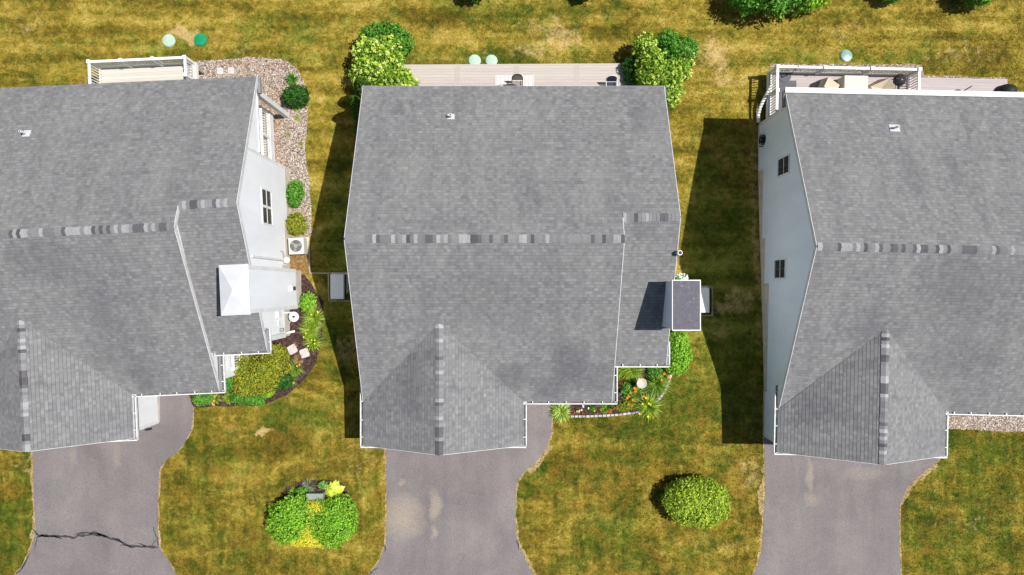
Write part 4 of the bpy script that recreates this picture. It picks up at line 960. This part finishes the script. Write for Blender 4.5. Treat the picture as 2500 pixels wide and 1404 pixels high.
def shrub(name, label, cat, px, py, z0, lobes, n, leaf, mat, seed, group=None, extra=None, aspect=.55, strays=.06, **kw):
    """lobes: (dx, dy, z, rx, ry, rz) metres, relative to the ground point"""
    b = P(px, py, z0 + kw.pop('ref', .8)); gz = zg(b[1]); o = thing(name, label, cat, (b[0], b[1], gz), 0, group)
    Pn, Nn = cloud(lobes, n, seed, **kw); V, t = leaves(Pn, Nn, leaf, seed, aspect=aspect)
    g_ = np.random.default_rng(seed + 9); m_ = int(len(Pn) * strays)   # a few shoots stand out beyond the outline
    if m_:
        ii = g_.integers(0, max(4, m_ // 6), m_); jj = g_.integers(0, len(Pn), max(4, m_ // 6)); bp, bn = Pn[jj][ii], Nn[jj][ii]
        sp_ = bp + bn * g_.uniform(.02, .14, m_)[:, None] * (leaf / .055) + g_.normal(size=(m_, 3)) * leaf * .35; V2, t2 = leaves(sp_, bn, leaf, seed + 3, aspect=aspect)
        V = np.concatenate([V, V2]); t = np.concatenate([t, t2]); Pn = np.concatenate([Pn, sp_])
    k = Pn[:, 2] > .0; V = V.reshape(-1, 4, 3)[k].reshape(-1, 3); t = t[k]
    foliage_obj('foliage', V, t, mat, o)
    core(lobes, .6).build('inner_foliage', mat, o)
    st = MB(); r_ = random.Random(seed)
    for l in lobes[:8]: st.tube([(l[0] * .3, l[1] * .3, -.05), (l[0] * .7, l[1] * .7, l[2] * .5), (l[0], l[1], l[2])], [.04, .03, .015], 0, 6)
    st.build('stem', STEM, o)
    if extra:
        fm, fn, fs = extra; Pf, Nf = cloud(lobes, fn, seed + 50, .98, 1.07, 0.05, kw.get('lump', .12))
        m_ = MB(); g = random.Random(seed)
        cl, tt = [], []
        for p, nn in zip(Pf, Nf):
            c = np.array([p] * 9) + np.random.default_rng(int(abs(p[0] * 1e4)) + 1).normal(size=(9, 3)) * fs * .38; cl.append(c); tt += [g.random()] * 9
        C = np.concatenate(cl); V, t = leaves(C, np.tile([0, 0, 1.], (len(C), 1)), fs * .5, seed, np.array(tt), .9, 1.5, .8); tag(foliage_obj('blossoms', V, t, fm, o), kind='stuff')
    return o
def blades(name, label, cat, px, py, n, length, width, mat, seed, arch=.6, group=None, rad=.08, dz=0, flowers=None, z=None):
    b = G(px, py); o = thing(name, label, cat, b, 0, group); g = np.random.default_rng(seed); V, t = [], []
    for i in range(n):
        an = g.uniform(0, 6.283); L = length * g.uniform(.55, 1.1); r0 = rad * g.uniform(0, 1); d = np.array([math.cos(an), math.sin(an), 0]); sd = np.array([-d[1], d[0], 0]) * width
        sw = g.uniform(.15, 1) * arch; pts = []
        for s_ in np.linspace(0, 1, 5): pts.append(d * (r0 + L * s_ * (.25 + sw * .75 * s_)) + np.array([0, 0, L * (s_ * (1.05 - .35 * sw) - s_ * s_ * .75 * sw)]))
        tn = g.random()
        for j in range(4):
            w0 = 1 - (j / 4) ** 2; w1 = 1 - ((j + 1) / 4) ** 2
            V += [pts[j] - sd * w0, pts[j] + sd * w0, pts[j + 1] + sd * w1, pts[j + 1] - sd * w1]; t.append(tn)
    foliage_obj('blades', np.array(V), np.array(t), mat, o)
    if flowers:
        fm, fn, fs = flowers
        for i in range(fn):
            an = g.uniform(0, 6.28); r_ = length * g.uniform(.15, .65); x, y, z_ = math.cos(an) * r_, math.sin(an) * r_, length * g.uniform(.65, .85); m_ = MB()
            for q in range(6):
                a = q * 1.047 + an; e = Vector((math.cos(a), math.sin(a), 0)); s_ = Vector((-e.y, e.x, 0)) * fs * .28; c = Vector((x, y, z_))
                m_.face([c, c + e * fs * .6 - s_ + Vector((0, 0, fs * .4)), c + e * fs + Vector((0, 0, fs * .35)), c + e * fs * .6 + s_ + Vector((0, 0, fs * .4))])
            fo = m_.build('flower', fm, o); m_ = MB()
            m_.tube([(0, 0, 0), (x * .5, y * .5, z_ * .7), (x, y, z_)], .006, 0, 4); m_.build('flower_stem', mat, o)
    return o
Lhyd = mat_leaf('hydrangea_leaf', srgb(92, 136, 36), srgb(142, 176, 58), srgb(182, 204, 84)); Lblo = mat_leaf('hydrangea_bloom', srgb(176, 204, 76), srgb(200, 218, 98), srgb(228, 234, 150), .7, .25)
Lgrn = mat_leaf('fresh_green_leaf', srgb(62, 118, 36), srgb(98, 158, 52), srgb(134, 184, 76)); Ldrk = mat_leaf('dark_green_leaf', srgb(32, 74, 26), srgb(56, 108, 40), srgb(92, 140, 58)); Larb = mat_leaf('arborvitae_leaf', srgb(30, 66, 16), srgb(58, 96, 24), srgb(104, 132, 34))
Lrnd = mat_leaf('round_bush_leaf', srgb(122, 152, 42), srgb(168, 192, 60), srgb(202, 214, 90)); Lisl = mat_leaf('island_shrub_leaf', srgb(100, 154, 38), srgb(142, 194, 54), srgb(180, 216, 84))
Loli = mat_leaf('olive_shrub_leaf', srgb(104, 122, 34), srgb(148, 154, 48), srgb(192, 184, 66)); Lyel = mat_leaf('yellow_groundcover', srgb(214, 206, 50), srgb(236, 226, 70), srgb(246, 238, 110), .6, .3)
Llil = mat_leaf('lily_blade', srgb(78, 122, 36), srgb(122, 160, 54), srgb(170, 192, 86)); Llig = mat_leaf('light_grass_blade', srgb(108, 148, 40), srgb(150, 182, 60), srgb(200, 208, 92)); Lhos = mat_leaf('variegated_leaf', srgb(110, 150, 40), srgb(176, 204, 90), srgb(226, 232, 150)); Lyh = mat_leaf('golden_hosta_leaf', srgb(180, 200, 50), srgb(214, 226, 80), srgb(236, 240, 130))
Lred = mat_leaf('bronze_grass', srgb(84, 50, 16), srgb(122, 78, 28), srgb(150, 104, 44)); Lsil = mat_leaf('silver_leaf', srgb(96, 112, 84), srgb(146, 156, 124), srgb(196, 200, 176)); Lsed = mat_leaf('sedum_leaf', srgb(90, 140, 60), srgb(134, 176, 92), srgb(170, 200, 120)); Ltan = mat_leaf('dry_leaf', srgb(140, 100, 66), srgb(190, 150, 110), srgb(214, 180, 140))
FOR = mat_plain('orange_petal', srgb(232, 130, 40), .6, .1); FYE = mat_plain('yellow_petal', srgb(232, 216, 70), .6, .1); FRE = mat_plain('red_petal', srgb(190, 52, 30), .6, .1); FWH = mat_plain('white_petal', srgb(236, 236, 226), .6, .05); FPK = mat_plain('peach_petal', srgb(228, 156, 110), .6, .08)
FOR2 = mat_leaf('orange_bloom', srgb(214, 120, 30), srgb(236, 150, 50), srgb(240, 176, 90), .6, .1)

# large shrubs at the back of the middle house
shrub('hydrangea_bush', 'large lime green hydrangea at the left end of the taupe deck', 'shrub', 932, 160, 0, [(-.55, .55, 1.25, .75, .7, .95), (.25, .55, 1.3, .8, .75, .95), (-.7, -.3, 1.2, .75, .8, .9), (.15, -.25, 1.35, .85, .8, .95), (.75, -.6, 1.0, .75, .6, .8), (1.2, -.95, .75, .55, .5, .65), (-.75, -.95, 1.0, .65, .6, .8)], 11000, .062, Lhyd, 11, extra=(Lblo, 420, .085), ref=1.2, lump=.14)
shrub('green_shrub', 'fresh green shrub growing behind the left hydrangea', 'shrub', 938, 92, 0, [(-.45, .0, 1.1, .75, .55, .85), (.3, .15, 1.15, .75, .5, .85), (.85, -.15, 1.0, .55, .5, .75), (.55, -.6, .9, .5, .6, .7)], 6500, .06, Lgrn, 12, ref=1.1, lump=.16)
def arbor(label, x, y, h, r, seed):
    o = thing('arborvitae', label, 'tree', (x, y, zg(y)), 0, 'arborvitae at the back left corner of the middle house'); g = np.random.default_rng(seed); n = 5200
    z = g.uniform(0.02, 1, n) ** .9; an = g.uniform(0, 6.283, n); rr_ = r * (1 - z) ** .62 * g.uniform(.6, 1.05, n) * (1 + .12 * np.sin(an * 6 + z * 9)); pts = np.stack([np.cos(an) * rr_, np.sin(an) * rr_, z * h], 1)
    nn = np.stack([np.cos(an), np.sin(an), np.full(n, .6)], 1); V, t = leaves(pts, nn, .055, seed, aspect=.35); foliage_obj('crown', V, t, Larb, o)
    m_ = MB(); m_.lathe((0, 0, .1), [(r * .5, 0), (r * .42, h * .35), (r * .25, h * .7), (.03, h * .92)], 0, 12, tone=.2); m_.build('inner_foliage', Larb, o)
    m_ = MB(); m_.tube([(0, 0, -.1), (0, 0, h * .8)], [.07, .02], 0, 8); m_.build('trunk', STEM, o)
arbor('conical arborvitae nearest the roof corner beside the hydrangea', -6.95, 9.35, 3.5, .75, 21); arbor('dark arborvitae against the side wall, casting a pointed shadow', -7.25, 8.55, 3.5, .62, 22); arbor('lower dark arborvitae farthest along the side wall', -7.15, 7.5, 2.6, .6, 23)
shrub('hydrangea_bush', 'large lime green hydrangea at the right end of the taupe deck', 'shrub', 1612, 155, 0, [(-.75, .75, 1.15, .6, .6, .85), (-.55, .1, 1.3, .65, .6, .95), (-.5, -.6, 1.3, .7, .6, .9), (.25, -.55, 1.3, .8, .6, .95), (.85, -.3, 1.15, .65, .6, .85), (.45, -1.15, .95, .7, .5, .7), (.6, -1.6, .7, .4, .35, .5), (1.2, .2, 1.0, .4, .5, .7)], 10500, .064, Lhyd, 14, extra=(Lblo, 230, .08), ref=1.2, lump=.15)
shrub('green_shrub', 'fresh green shrub growing behind the right hydrangea', 'shrub', 1640, 127, 0, [(-.25, .5, 1.2, .6, .5, .85), (.35, .05, 1.25, .7, .6, .9), (.75, .1, 1.15, .55, .55, .8), (.0, -.1, 1.3, .6, .6, .9)], 6000, .058, Lgrn, 15, ref=1.2, lump=.18)
shrub('green_shrub', 'dark leaved low shrub at the left side of the right hydrangea', 'shrub', 1540, 165, 0, [(0, 0, .7, .42, .5, .6), (.1, -.45, .65, .4, .4, .55)], 1800, .055, Ldrk, 16, ref=.7)
# front lawn
shrub('round_bush', 'single rounded yellow green bush on the lawn before the right driveway', 'shrub', 1700, 1226, 1.8, [(0, 0, .75, 1.5, 1.15, .85), (-.45, .2, .8, 1.0, .85, .82), (.5, -.15, .8, .98, .88, .8), (.3, .3, .85, .9, .8, .8)], 13500, .056, Lrnd, 17, ref=.75, lump=.06, r0=.75)
shrub('globe_shrub', 'left green globe shrub of the island bed', 'shrub', 713, 1267, 1.8, [(0, 0, .62, 1.13, 1.1, .72), (.3, .45, .55, .75, .65, .6), (-.3, -.35, .5, .75, .75, .6), (.35, -.3, .45, .7, .7, .55)], 9500, .055, Lisl, 18, ref=.6, lump=.13)
shrub('globe_shrub', 'right green globe shrub of the island bed', 'shrub', 815, 1272, 1.8, [(0, 0, .62, 1.1, 1.14, .74), (-.25, -.35, .5, .75, .7, .6), (.3, .35, .5, .65, .75, .6), (.15, -.4, .5, .75, .7, .6)], 9500, .055, Lisl, 19, ref=.6, lump=.13)
shrub('yellow_stonecrop', 'bright yellow ground cover in front between the globe shrubs', 'ground cover', 762, 1308, 1.8, [(0, -.05, .38, .85, .42, .5), (.0, .45, .6, .3, .45, .6), (-.3, .3, .5, .3, .3, .55), (.55, -.25, .3, .55, .3, .36), (-.6, -.22, .28, .5, .28, .36)], 13000, .028, Lyel, 20, ref=.3, lump=.05)
shrub('yellow_stonecrop', 'small yellow ground cover patch just below the utility box', 'ground cover', 770, 1230, 1.8, [(0, 0, .55, .4, .24, .5), (.3, -.12, .6, .34, .24, .5), (-.1, -.4, .65, .25, .3, .4)], 3200, .026, Lyel, 24, ref=.5, lump=.05)
def hosta(label, px, py, n, ll, mat, seed, w=.45):
    b = G(px, py); o = thing('hosta', label, 'plant', b); g = np.random.default_rng(seed); V, t = [], []
    for i in range(n):
        an = i * 2.4 + g.uniform(-.3, .3); rr_ = ll * (.15 + .85 * (i / n) ** .6); tl = .62 - .5 * (i / n); d = np.array([math.cos(an), math.sin(an), 0]); sd = np.array([-d[1], d[0], 0]); c = d * rr_ * .55 + np.array([0, 0, ll * tl]); L = ll * g.uniform(.38, .5)
        for q0, q1, w0, w1 in ((-1, -.4, .0, .8), (-.4, .3, .8, .9), (.3, 1, .9, .05)):
            z0, z1 = -.25 * q0 * q0, -.25 * q1 * q1
            for sg in (1, -1):
                a = [c + d * L * q0 + [0, 0, z0 * L], c + d * L * q1 + [0, 0, z1 * L], c + d * L * q1 + sd * sg * w1 * w * L + [0, 0, z1 * L + .04 * w1], c + d * L * q0 + sd * sg * w0 * w * L + [0, 0, z0 * L + .04 * w0]]
                V += a; t.append(g.random())
    foliage_obj('leaves', np.array(V), np.array(t), mat, o); m_ = MB(); m_.tube([(0, 0, -.03), (0, 0, ll * .4)], [.05, .02], 0, 6); m_.build('stem', Lgrn, o)
hosta('golden hosta with broad leaves at the right of the utility box', 818, 1196, 34, .52, Lyh, 31, .62)
shrub('sedum', 'small round pale green sedum above the utility box', 'plant', 787, 1184, 1.8, [(0, 0, .16, .2, .2, .2)], 700, .035, Lsed, 32, ref=.15)
blades('silver_plant', 'spiky silvery plant left of the utility box', 'plant', 755, 1186, 150, .42, .012, Lsil, 33, .9, rad=.2)
blades('spiky_plant', 'thin green spiky plant at the upper left of the island bed', 'plant', 718, 1197, 90, .34, .01, Llig, 34, .9, rad=.1)
shrub('low_shrub', 'small dark green plant at the upper edge of the left globe shrub', 'plant', 735, 1200, 1.8, [(0, 0, .2, .28, .2, .22)], 700, .04, Lgrn, 35, ref=.2)
# beside the left house
blades('yucca', 'spiky green yucca in the gravel bed', 'plant', 716, 196, 120, .62, .022, Lgrn, 36, .75, rad=.05)
shrub('round_shrub', 'dark green rounded shrub in the gravel below the yucca', 'shrub', 722, 235, 0, [(0, 0, .5, .62, .5, .6), (.2, .12, .5, .4, .4, .55)], 4200, .045, Ldrk, 37, ref=.5)
blades('white_flower_plant', 'small pale flowering plant below the dark round shrub', 'plant', 727, 265, 60, .3, .012, Lhos, 38, .9, rad=.1)
shrub('side_shrub', 'feathery green shrub by the white wall, the upper of two', 'shrub', 721, 474, .3, [(0, 0, .45, .42, .5, .5), (0, .3, .35, .35, .35, .4), (-.05, -.35, .35, .3, .3, .4)], 3000, .05, Lgrn, 39, ref=.45)
shrub('side_shrub', 'olive green shrub by the white wall, just above the air conditioner', 'shrub', 722, 545, .5, [(0, 0, .4, .46, .5, .45), (.1, -.25, .35, .4, .3, .4)], 3000, .05, Loli, 40, ref=.4)
for i, (px, py, s_) in enumerate(((704, 330, .14), (727, 290, .12), (735, 350, .1))): blades('gravel_weed', ('small green weed tuft in the gravel bed, middle of the bed', 'small green weed tuft in the gravel, nearest the round shrub', 'tiny green weed tuft in the gravel, by the lawn edge')[i], 'weed', px, py, 40, s_ * 2, .01, Llig, 60 + i, .9, rad=.06)
shrub('green_bush', 'light green bush beside the foot of the left house chimney', 'shrub', 752, 735, 1.2, [(0, 0, .35, .32, .38, .42), (-.05, -.25, .3, .3, .25, .35)], 1700, .055, Lisl, 41, ref=.35)
blades('daylily', 'tall fine leaved daylily clump just below the light green bush', 'plant', 768, 778, 330, .72, .011, Llig, 42, 1, 'daylilies by the left house', .18, flowers=(FYE, 2, .05))
blades('daylily', 'tall daylily clump by the satellite dish', 'plant', 758, 805, 280, .62, .011, Llig, 43, 1, 'daylilies by the left house', .18, flowers=(FYE, 2, .05))
blades('daylily', 'lowest daylily clump of the row above the stepping stones', 'plant', 765, 835, 280, .6, .011, Llig, 44, 1, 'daylilies by the left house', .18, flowers=(FYE, 4, .05))
shrub('spirea_bush', 'big olive yellow shrub in the front corner of the left house', 'shrub', 633, 908, 1.5, [(-.85, .3, .6, .65, .65, .65), (-.3, -.3, .65, .75, .65, .68), (.3, .2, .7, .75, .7, .68), (.85, .35, .6, .6, .65, .6), (.85, .85, .5, .45, .45, .5), (-.6, -.7, .5, .6, .45, .5), (.1, -.65, .5, .55, .4, .5), (.55, -.3, .55, .5, .5, .5)], 12500, .058, Loli, 45, ref=.6, lump=.12)
shrub('dark_shrub', 'low dark green shrub between the big olive shrub and the lilies', 'shrub', 692, 928, 1.5, [(0, 0, .3, .42, .4, .35), (-.2, -.15, .25, .3, .3, .3)], 2200, .05, Ldrk, 46, ref=.3)
blades('orange_lily', 'orange flowered lily clump below the stepping stones', 'plant', 722, 898, 170, .55, .013, Llil, 47, 1, rad=.12, flowers=(FPK, 4, .06)); blades('orange_lily', 'orange flowered lily clump at the lawn edge beside the dark shrub', 'plant', 712, 925, 150, .5, .013, Llil, 48, 1, rad=.12, flowers=(FPK, 3, .06))
blades('dry_grass', 'tan withered stalks between the stepping stones and the lilies', 'plant', 728, 878, 90, .35, .012, Ltan, 49, 1, rad=.14)
blades('dry_grass', 'small tan withered tuft just above the stepping stones', 'plant', 722, 842, 40, .2, .014, Ltan, 50, 1, rad=.1)
shrub('fern', 'bright green fern mass below the big olive shrub', 'fern', 610, 972, 1.7, [(-.45, .05, .2, .42, .3, .28), (0, -.05, .22, .45, .3, .3), (.35, -.1, .2, .35, .28, .28)], 4000, .07, Lgrn, 51, ref=.25, aspect=.28)
shrub('fern', 'bright green fern reaching right from the corner of the left bed', 'fern', 650, 962, 1.7, [(0, 0, .18, .3, .16, .22), (.15, .12, .18, .22, .14, .2)], 1300, .07, Lisl, 52, ref=.25, aspect=.28)
shrub('low_plant', 'low dark leaved plant beside the left driveway', 'plant', 490, 976, 1.7, [(0, 0, .16, .4, .28, .22), (.35, .05, .15, .3, .25, .2)], 1700, .05, Lgrn, 53, ref=.2)
blades('orange_lily', 'orange flowered lily clump under the front gutter by the driveway', 'plant', 525, 974, 150, .42, .013, Llig, 54, 1, rad=.14, flowers=(FPK, 6, .06)); blades('lily_clump', 'yellowish lily leaves under the middle of the front gutter', 'plant', 560, 970, 130, .4, .013, Llig, 55, 1, rad=.14)
shrub('low_plant', 'small green plant beneath the corner gutter of the left house', 'plant', 560, 935, 1.6, [(0, 0, .3, .28, .4, .35)], 1200, .05, Lgrn, 56, ref=.3)
# beside the middle house
shrub('boxwood', 'upright green boxwood on the right side of the middle house', 'shrub', 1655, 858, 1.5, [(0, .45, .55, .5, .5, .6), (.05, -.1, .6, .6, .55, .62), (-.1, -.65, .5, .55, .45, .5), (.15, -.45, .45, .5, .45, .45)], 6200, .05, Lisl, 57, ref=.5)
shrub('white_flower_bush', 'white flowering plant just above the dark capped chimney', 'plant', 1662, 680, 1.1, [(0, 0, .3, .3, .2, .3)], 700, .045, Lgrn, 58, extra=(mat_leaf('white_bloom', srgb(220, 220, 214), srgb(236, 236, 230), srgb(246, 246, 240), .6, .1), 14, .08), ref=.3)
blades('ornamental_grass', 'light green arching grass under the right front gutter', 'plant', 1540, 903, 480, .66, .013, Llig, 59, 1, rad=.3); blades('ornamental_grass', 'green arching grass beside the inner corner of the right front gutter', 'plant', 1515, 902, 240, .5, .012, Llig, 63, 1, rad=.3)
blades('bronze_grass', 'rust brown fine grass left of the bird bath', 'plant', 1523, 937, 260, .42, .008, Lred, 64, 1, rad=.16)
blades('daylily', 'dark green daylily clump right of the bird bath', 'plant', 1600, 937, 330, .92, .018, Llil, 65, 1, 'daylilies of the lily bed', .14, flowers=(FOR, 1, .07)); blades('daylily', 'broad daylily clump at the lawn edge with yellow flowers', 'plant', 1580, 990, 320, .85, .018, Llig, 66, 1, 'daylilies of the lily bed', .14, flowers=(FYE, 6, .06))
blades('daylily', 'small daylily clump just below the bird bath', 'plant', 1552, 960, 150, .6, .016, Llil, 67, 1, 'daylilies of the lily bed', .1, flowers=(FOR, 3, .08)); blades('daylily', 'daylily clump with orange blooms against the side gutter', 'plant', 1536, 972, 190, .52, .015, Llil, 68, 1, 'daylilies of the lily bed', .12, flowers=(FOR, 5, .07))
blades('daylily', 'low daylily clump behind the straight part of the stone border', 'plant', 1482, 992, 210, .5, .015, Llil, 69, 1, 'daylilies of the lily bed', .14, flowers=(FRE, 3, .07)); blades('daylily', 'daylily clump with orange bloom next to the boxwood', 'plant', 1617, 918, 180, .6, .015, Llil, 70, 1, 'daylilies of the lily bed', .1, flowers=(FOR, 2, .08))
blades('spiky_plant', 'thin pale stems near the side gutter of the lily bed', 'plant', 1521, 962, 24, .36, .012, Lsil, 71, 1, rad=.1)
blades('variegated_hosta', 'cream and green variegated clump beside the middle driveway', 'plant', 1368, 1005, 420, .62, .022, Lhos, 72, 1, rad=.14)
for i, (px, py, fm, nm) in enumerate(((1418, 1002, FWH, 'white'), (1423, 993, FWH, 'white'), (1411, 1006, FYE, 'yellow'), (1449, 1001, FYE, 'yellow'), (1422, 1010, FRE, 'red'), (1401, 1008, FRE, 'red'), (1457, 1008, FRE, 'red'), (1437, 994, FWH, 'white'), (1466, 998, FOR, 'orange'))):
    blades('bedding_flower', ('first %s', 'second %s', 'third %s', 'fourth %s', 'fifth %s', 'sixth %s', 'seventh %s', 'eighth %s', 'ninth %s')[0] .replace('first ', 'tiny ') % nm + ' bedding flower in dark mulch ' + ('beside the variegated clump', 'close under the front gutter', 'by the stone border near the variegated clump', 'in the middle of the open mulch', 'against the stone border, mid bed', 'by the stone border next to the variegated clump', 'against the stone border towards the lilies', 'right under the gutter, mid bed', 'next to the low daylily clump')[i], 'flower', px, py, 16, .12, .01, Lgrn, 80 + i, 1, 'bedding flowers in the middle bed', .03, flowers=(fm, 2, .05))
# row of trees and shrubs beyond the back lawn, only their tips in view
def back_tree(label, x, y, r, h, seed, mat=Lgrn, name='leafy_tree'):
    o = thing(name, label, 'tree', (x, y, zg(y)), 0, 'trees along the far edge of the back lawn'); g = random.Random(seed)
    lobes = [(g.uniform(-.5, .5) * r, g.uniform(-.5, .5) * r, h * .6 + g.uniform(-.2, .25) * h, r * g.uniform(.45, .65), r * g.uniform(.45, .65), h * g.uniform(.2, .3)) for _ in range(7)]
    lobes += [(math.cos(a) * r * .6, math.sin(a) * r * .6, h * .45, r * .42, r * .42, h * .28) for a in np.linspace(0, 6.28, 8)[:-1]]
    Pn, Nn = cloud(lobes, int(5200 * r), seed, .6, 1.05, -.6, .2); V, t = leaves(Pn, Nn, .085, seed); foliage_obj('crown', V, t, mat, o); core(lobes, .5).build('inner_foliage', mat, o)
    m_ = MB(); m_.tube([(0, 0, -.2), (.03, .05, h * .35), (0, 0, h * .7)], [.14, .1, .05], 0, 8)
    for a in range(4): m_.tube([(0, 0, h * .3), (math.cos(a * 1.6) * r * .5, math.sin(a * 1.6) * r * .5, h * .55)], [.06, .02], 0, 6)
    m_.build('trunk', STEM, o)
for lab, px, py, r, h, sd, mt in (('bright green leafy tree at the top edge above the right driveway lawn', 1905, -40, 1.55, 2.6, 91, Lgrn), ('wide green shrub tree touching the top edge left of the brightest crown', 1832, -22, 1.1, 2.2, 92, Lgrn), ('green crown at the top edge right of the brightest crown', 1985, -38, 1.2, 2.2, 93, Lisl), ('dark tree whose tip shows at the top edge above the middle house', 1160, -36, .7, 1.6, 94, Ldrk), ('small dark crown tip at the top edge above the right half of the taupe deck', 1430, -36, .6, 1.5, 95, Ldrk), ('small green crown tip at the top edge above the teal lid', 2180, -38, .8, 1.5, 96, Lgrn), ('green leafy crown at the top edge near the right corner', 2385, -37, 1.0, 1.8, 97, Lgrn)):
    x, y, _ = P(px, py, h * .5); back_tree(lab, x, y, r, h, sd, mt)

# ---------------------------------------------------------------- grass blades over the lawn (one mass)
def grass(n, seed):
    g = np.random.default_rng(seed); X = g.uniform(-26.5, 26.5, n); Y = g.uniform(-15, 15.2, n); bad = np.zeros(n, bool)
    def inp(poly):
        c = np.zeros(len(X), bool); m_ = len(poly)
        for i in range(m_):
            a, b = poly[i], poly[(i + 1) % m_]
            if a[1] == b[1]: continue
            c ^= ((a[1] > Y) != (b[1] > Y)) & (X < (b[0] - a[0]) * (Y - a[1]) / (b[1] - a[1]) + a[0])
        return c
    excl = [tail(l, r) for l, r in DW] + [GR1xy, GR3xy, GR3bxy, MU1xy, MU2xy, gp(MU3), gp(ST1)]
    for (T, rot) in ((T1, R1), (T2, R2), (T3, R3)):
        c_, s_ = math.cos(rot), math.sin(rot); excl.append([(T[0] + c_ * x - s_ * y, T[1] + s_ * x + c_ * y) for x, y in ((-6.2, -6.9), (.2, -6.9), (.2, -4.7), (4.2, -4.7), (4.2, -3), (7, -3), (7, .4), (6.5, .4), (6.5, 8.4), (-6.2, 8.4))])
    excl.append([(-6.1, 8), (6.8, 8), (6.8, 11), (-6.1, 11)])
    for px, py, r_ in ((413, 100, .33), (490, 98, .33), (1159, 149, .32), (1200, 149, .32), (2065, 137, .32)):
        q_ = G(px, py); excl.append([(q_.x + r_ * math.cos(a), q_.y + r_ * math.sin(a)) for a in np.linspace(0, 6.28, 13)[:-1]])
    for e in excl: bad |= inp(e)
    X, Y = X[~bad], Y[~bad]; n = len(X); Z = np.interp(-Y, [-k for k in KN], KZ)
    an = g.uniform(0, 6.283, n); L = g.uniform(.02, .06, n); W_ = g.uniform(.008, .018, n); ln = g.uniform(.2, 1.1, n)
    B = np.stack([X, Y, Z], 1); d = np.stack([np.cos(an), np.sin(an), np.zeros(n)], 1); sd = np.stack([-np.sin(an), np.cos(an), np.zeros(n)], 1) * W_[:, None]
    mid = B + d * (L * ln * .45)[:, None]; mid[:, 2] += L * .7; tip = B + d * (L * (ln + .35))[:, None]; tip[:, 2] += L * .95
    V = np.stack([B - sd, B + sd, mid + sd * .8, tip], 1); V[:, 3] = tip; V2 = V.copy(); V2[:, 2] = mid + sd * .8
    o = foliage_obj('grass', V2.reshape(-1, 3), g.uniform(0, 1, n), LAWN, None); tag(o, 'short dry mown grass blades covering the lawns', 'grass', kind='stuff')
grass(300000, 5)
# leafy low cover that knits the middle bed together
shrub('low_perennial', 'low green leafy perennial filling the bed between bird bath and side gutter', 'plant', 1530, 950, 1.5, [(0, 0, .12, .28, .35, .18)], 900, .05, Lgrn, 110, ref=.2)
shrub('low_perennial', 'yellowish leafy perennial along the stone border below the side gutter', 'plant', 1520, 995, 1.7, [(0, 0, .14, .42, .18, .2), (.3, .08, .14, .3, .2, .2)], 1500, .045, Loli, 111, ref=.2)
shrub('low_perennial', 'leafy perennial at the foot of the boxwood by the curved border', 'plant', 1600, 905, 1.5, [(0, 0, .16, .4, .25, .22)], 1100, .05, Lgrn, 112, ref=.2)
shrub('low_perennial', 'small leafy perennial in the open mulch beside the variegated clump', 'plant', 1447, 998, 1.7, [(0, 0, .08, .16, .12, .12)], 260, .035, Lgrn, 113, ref=.1)
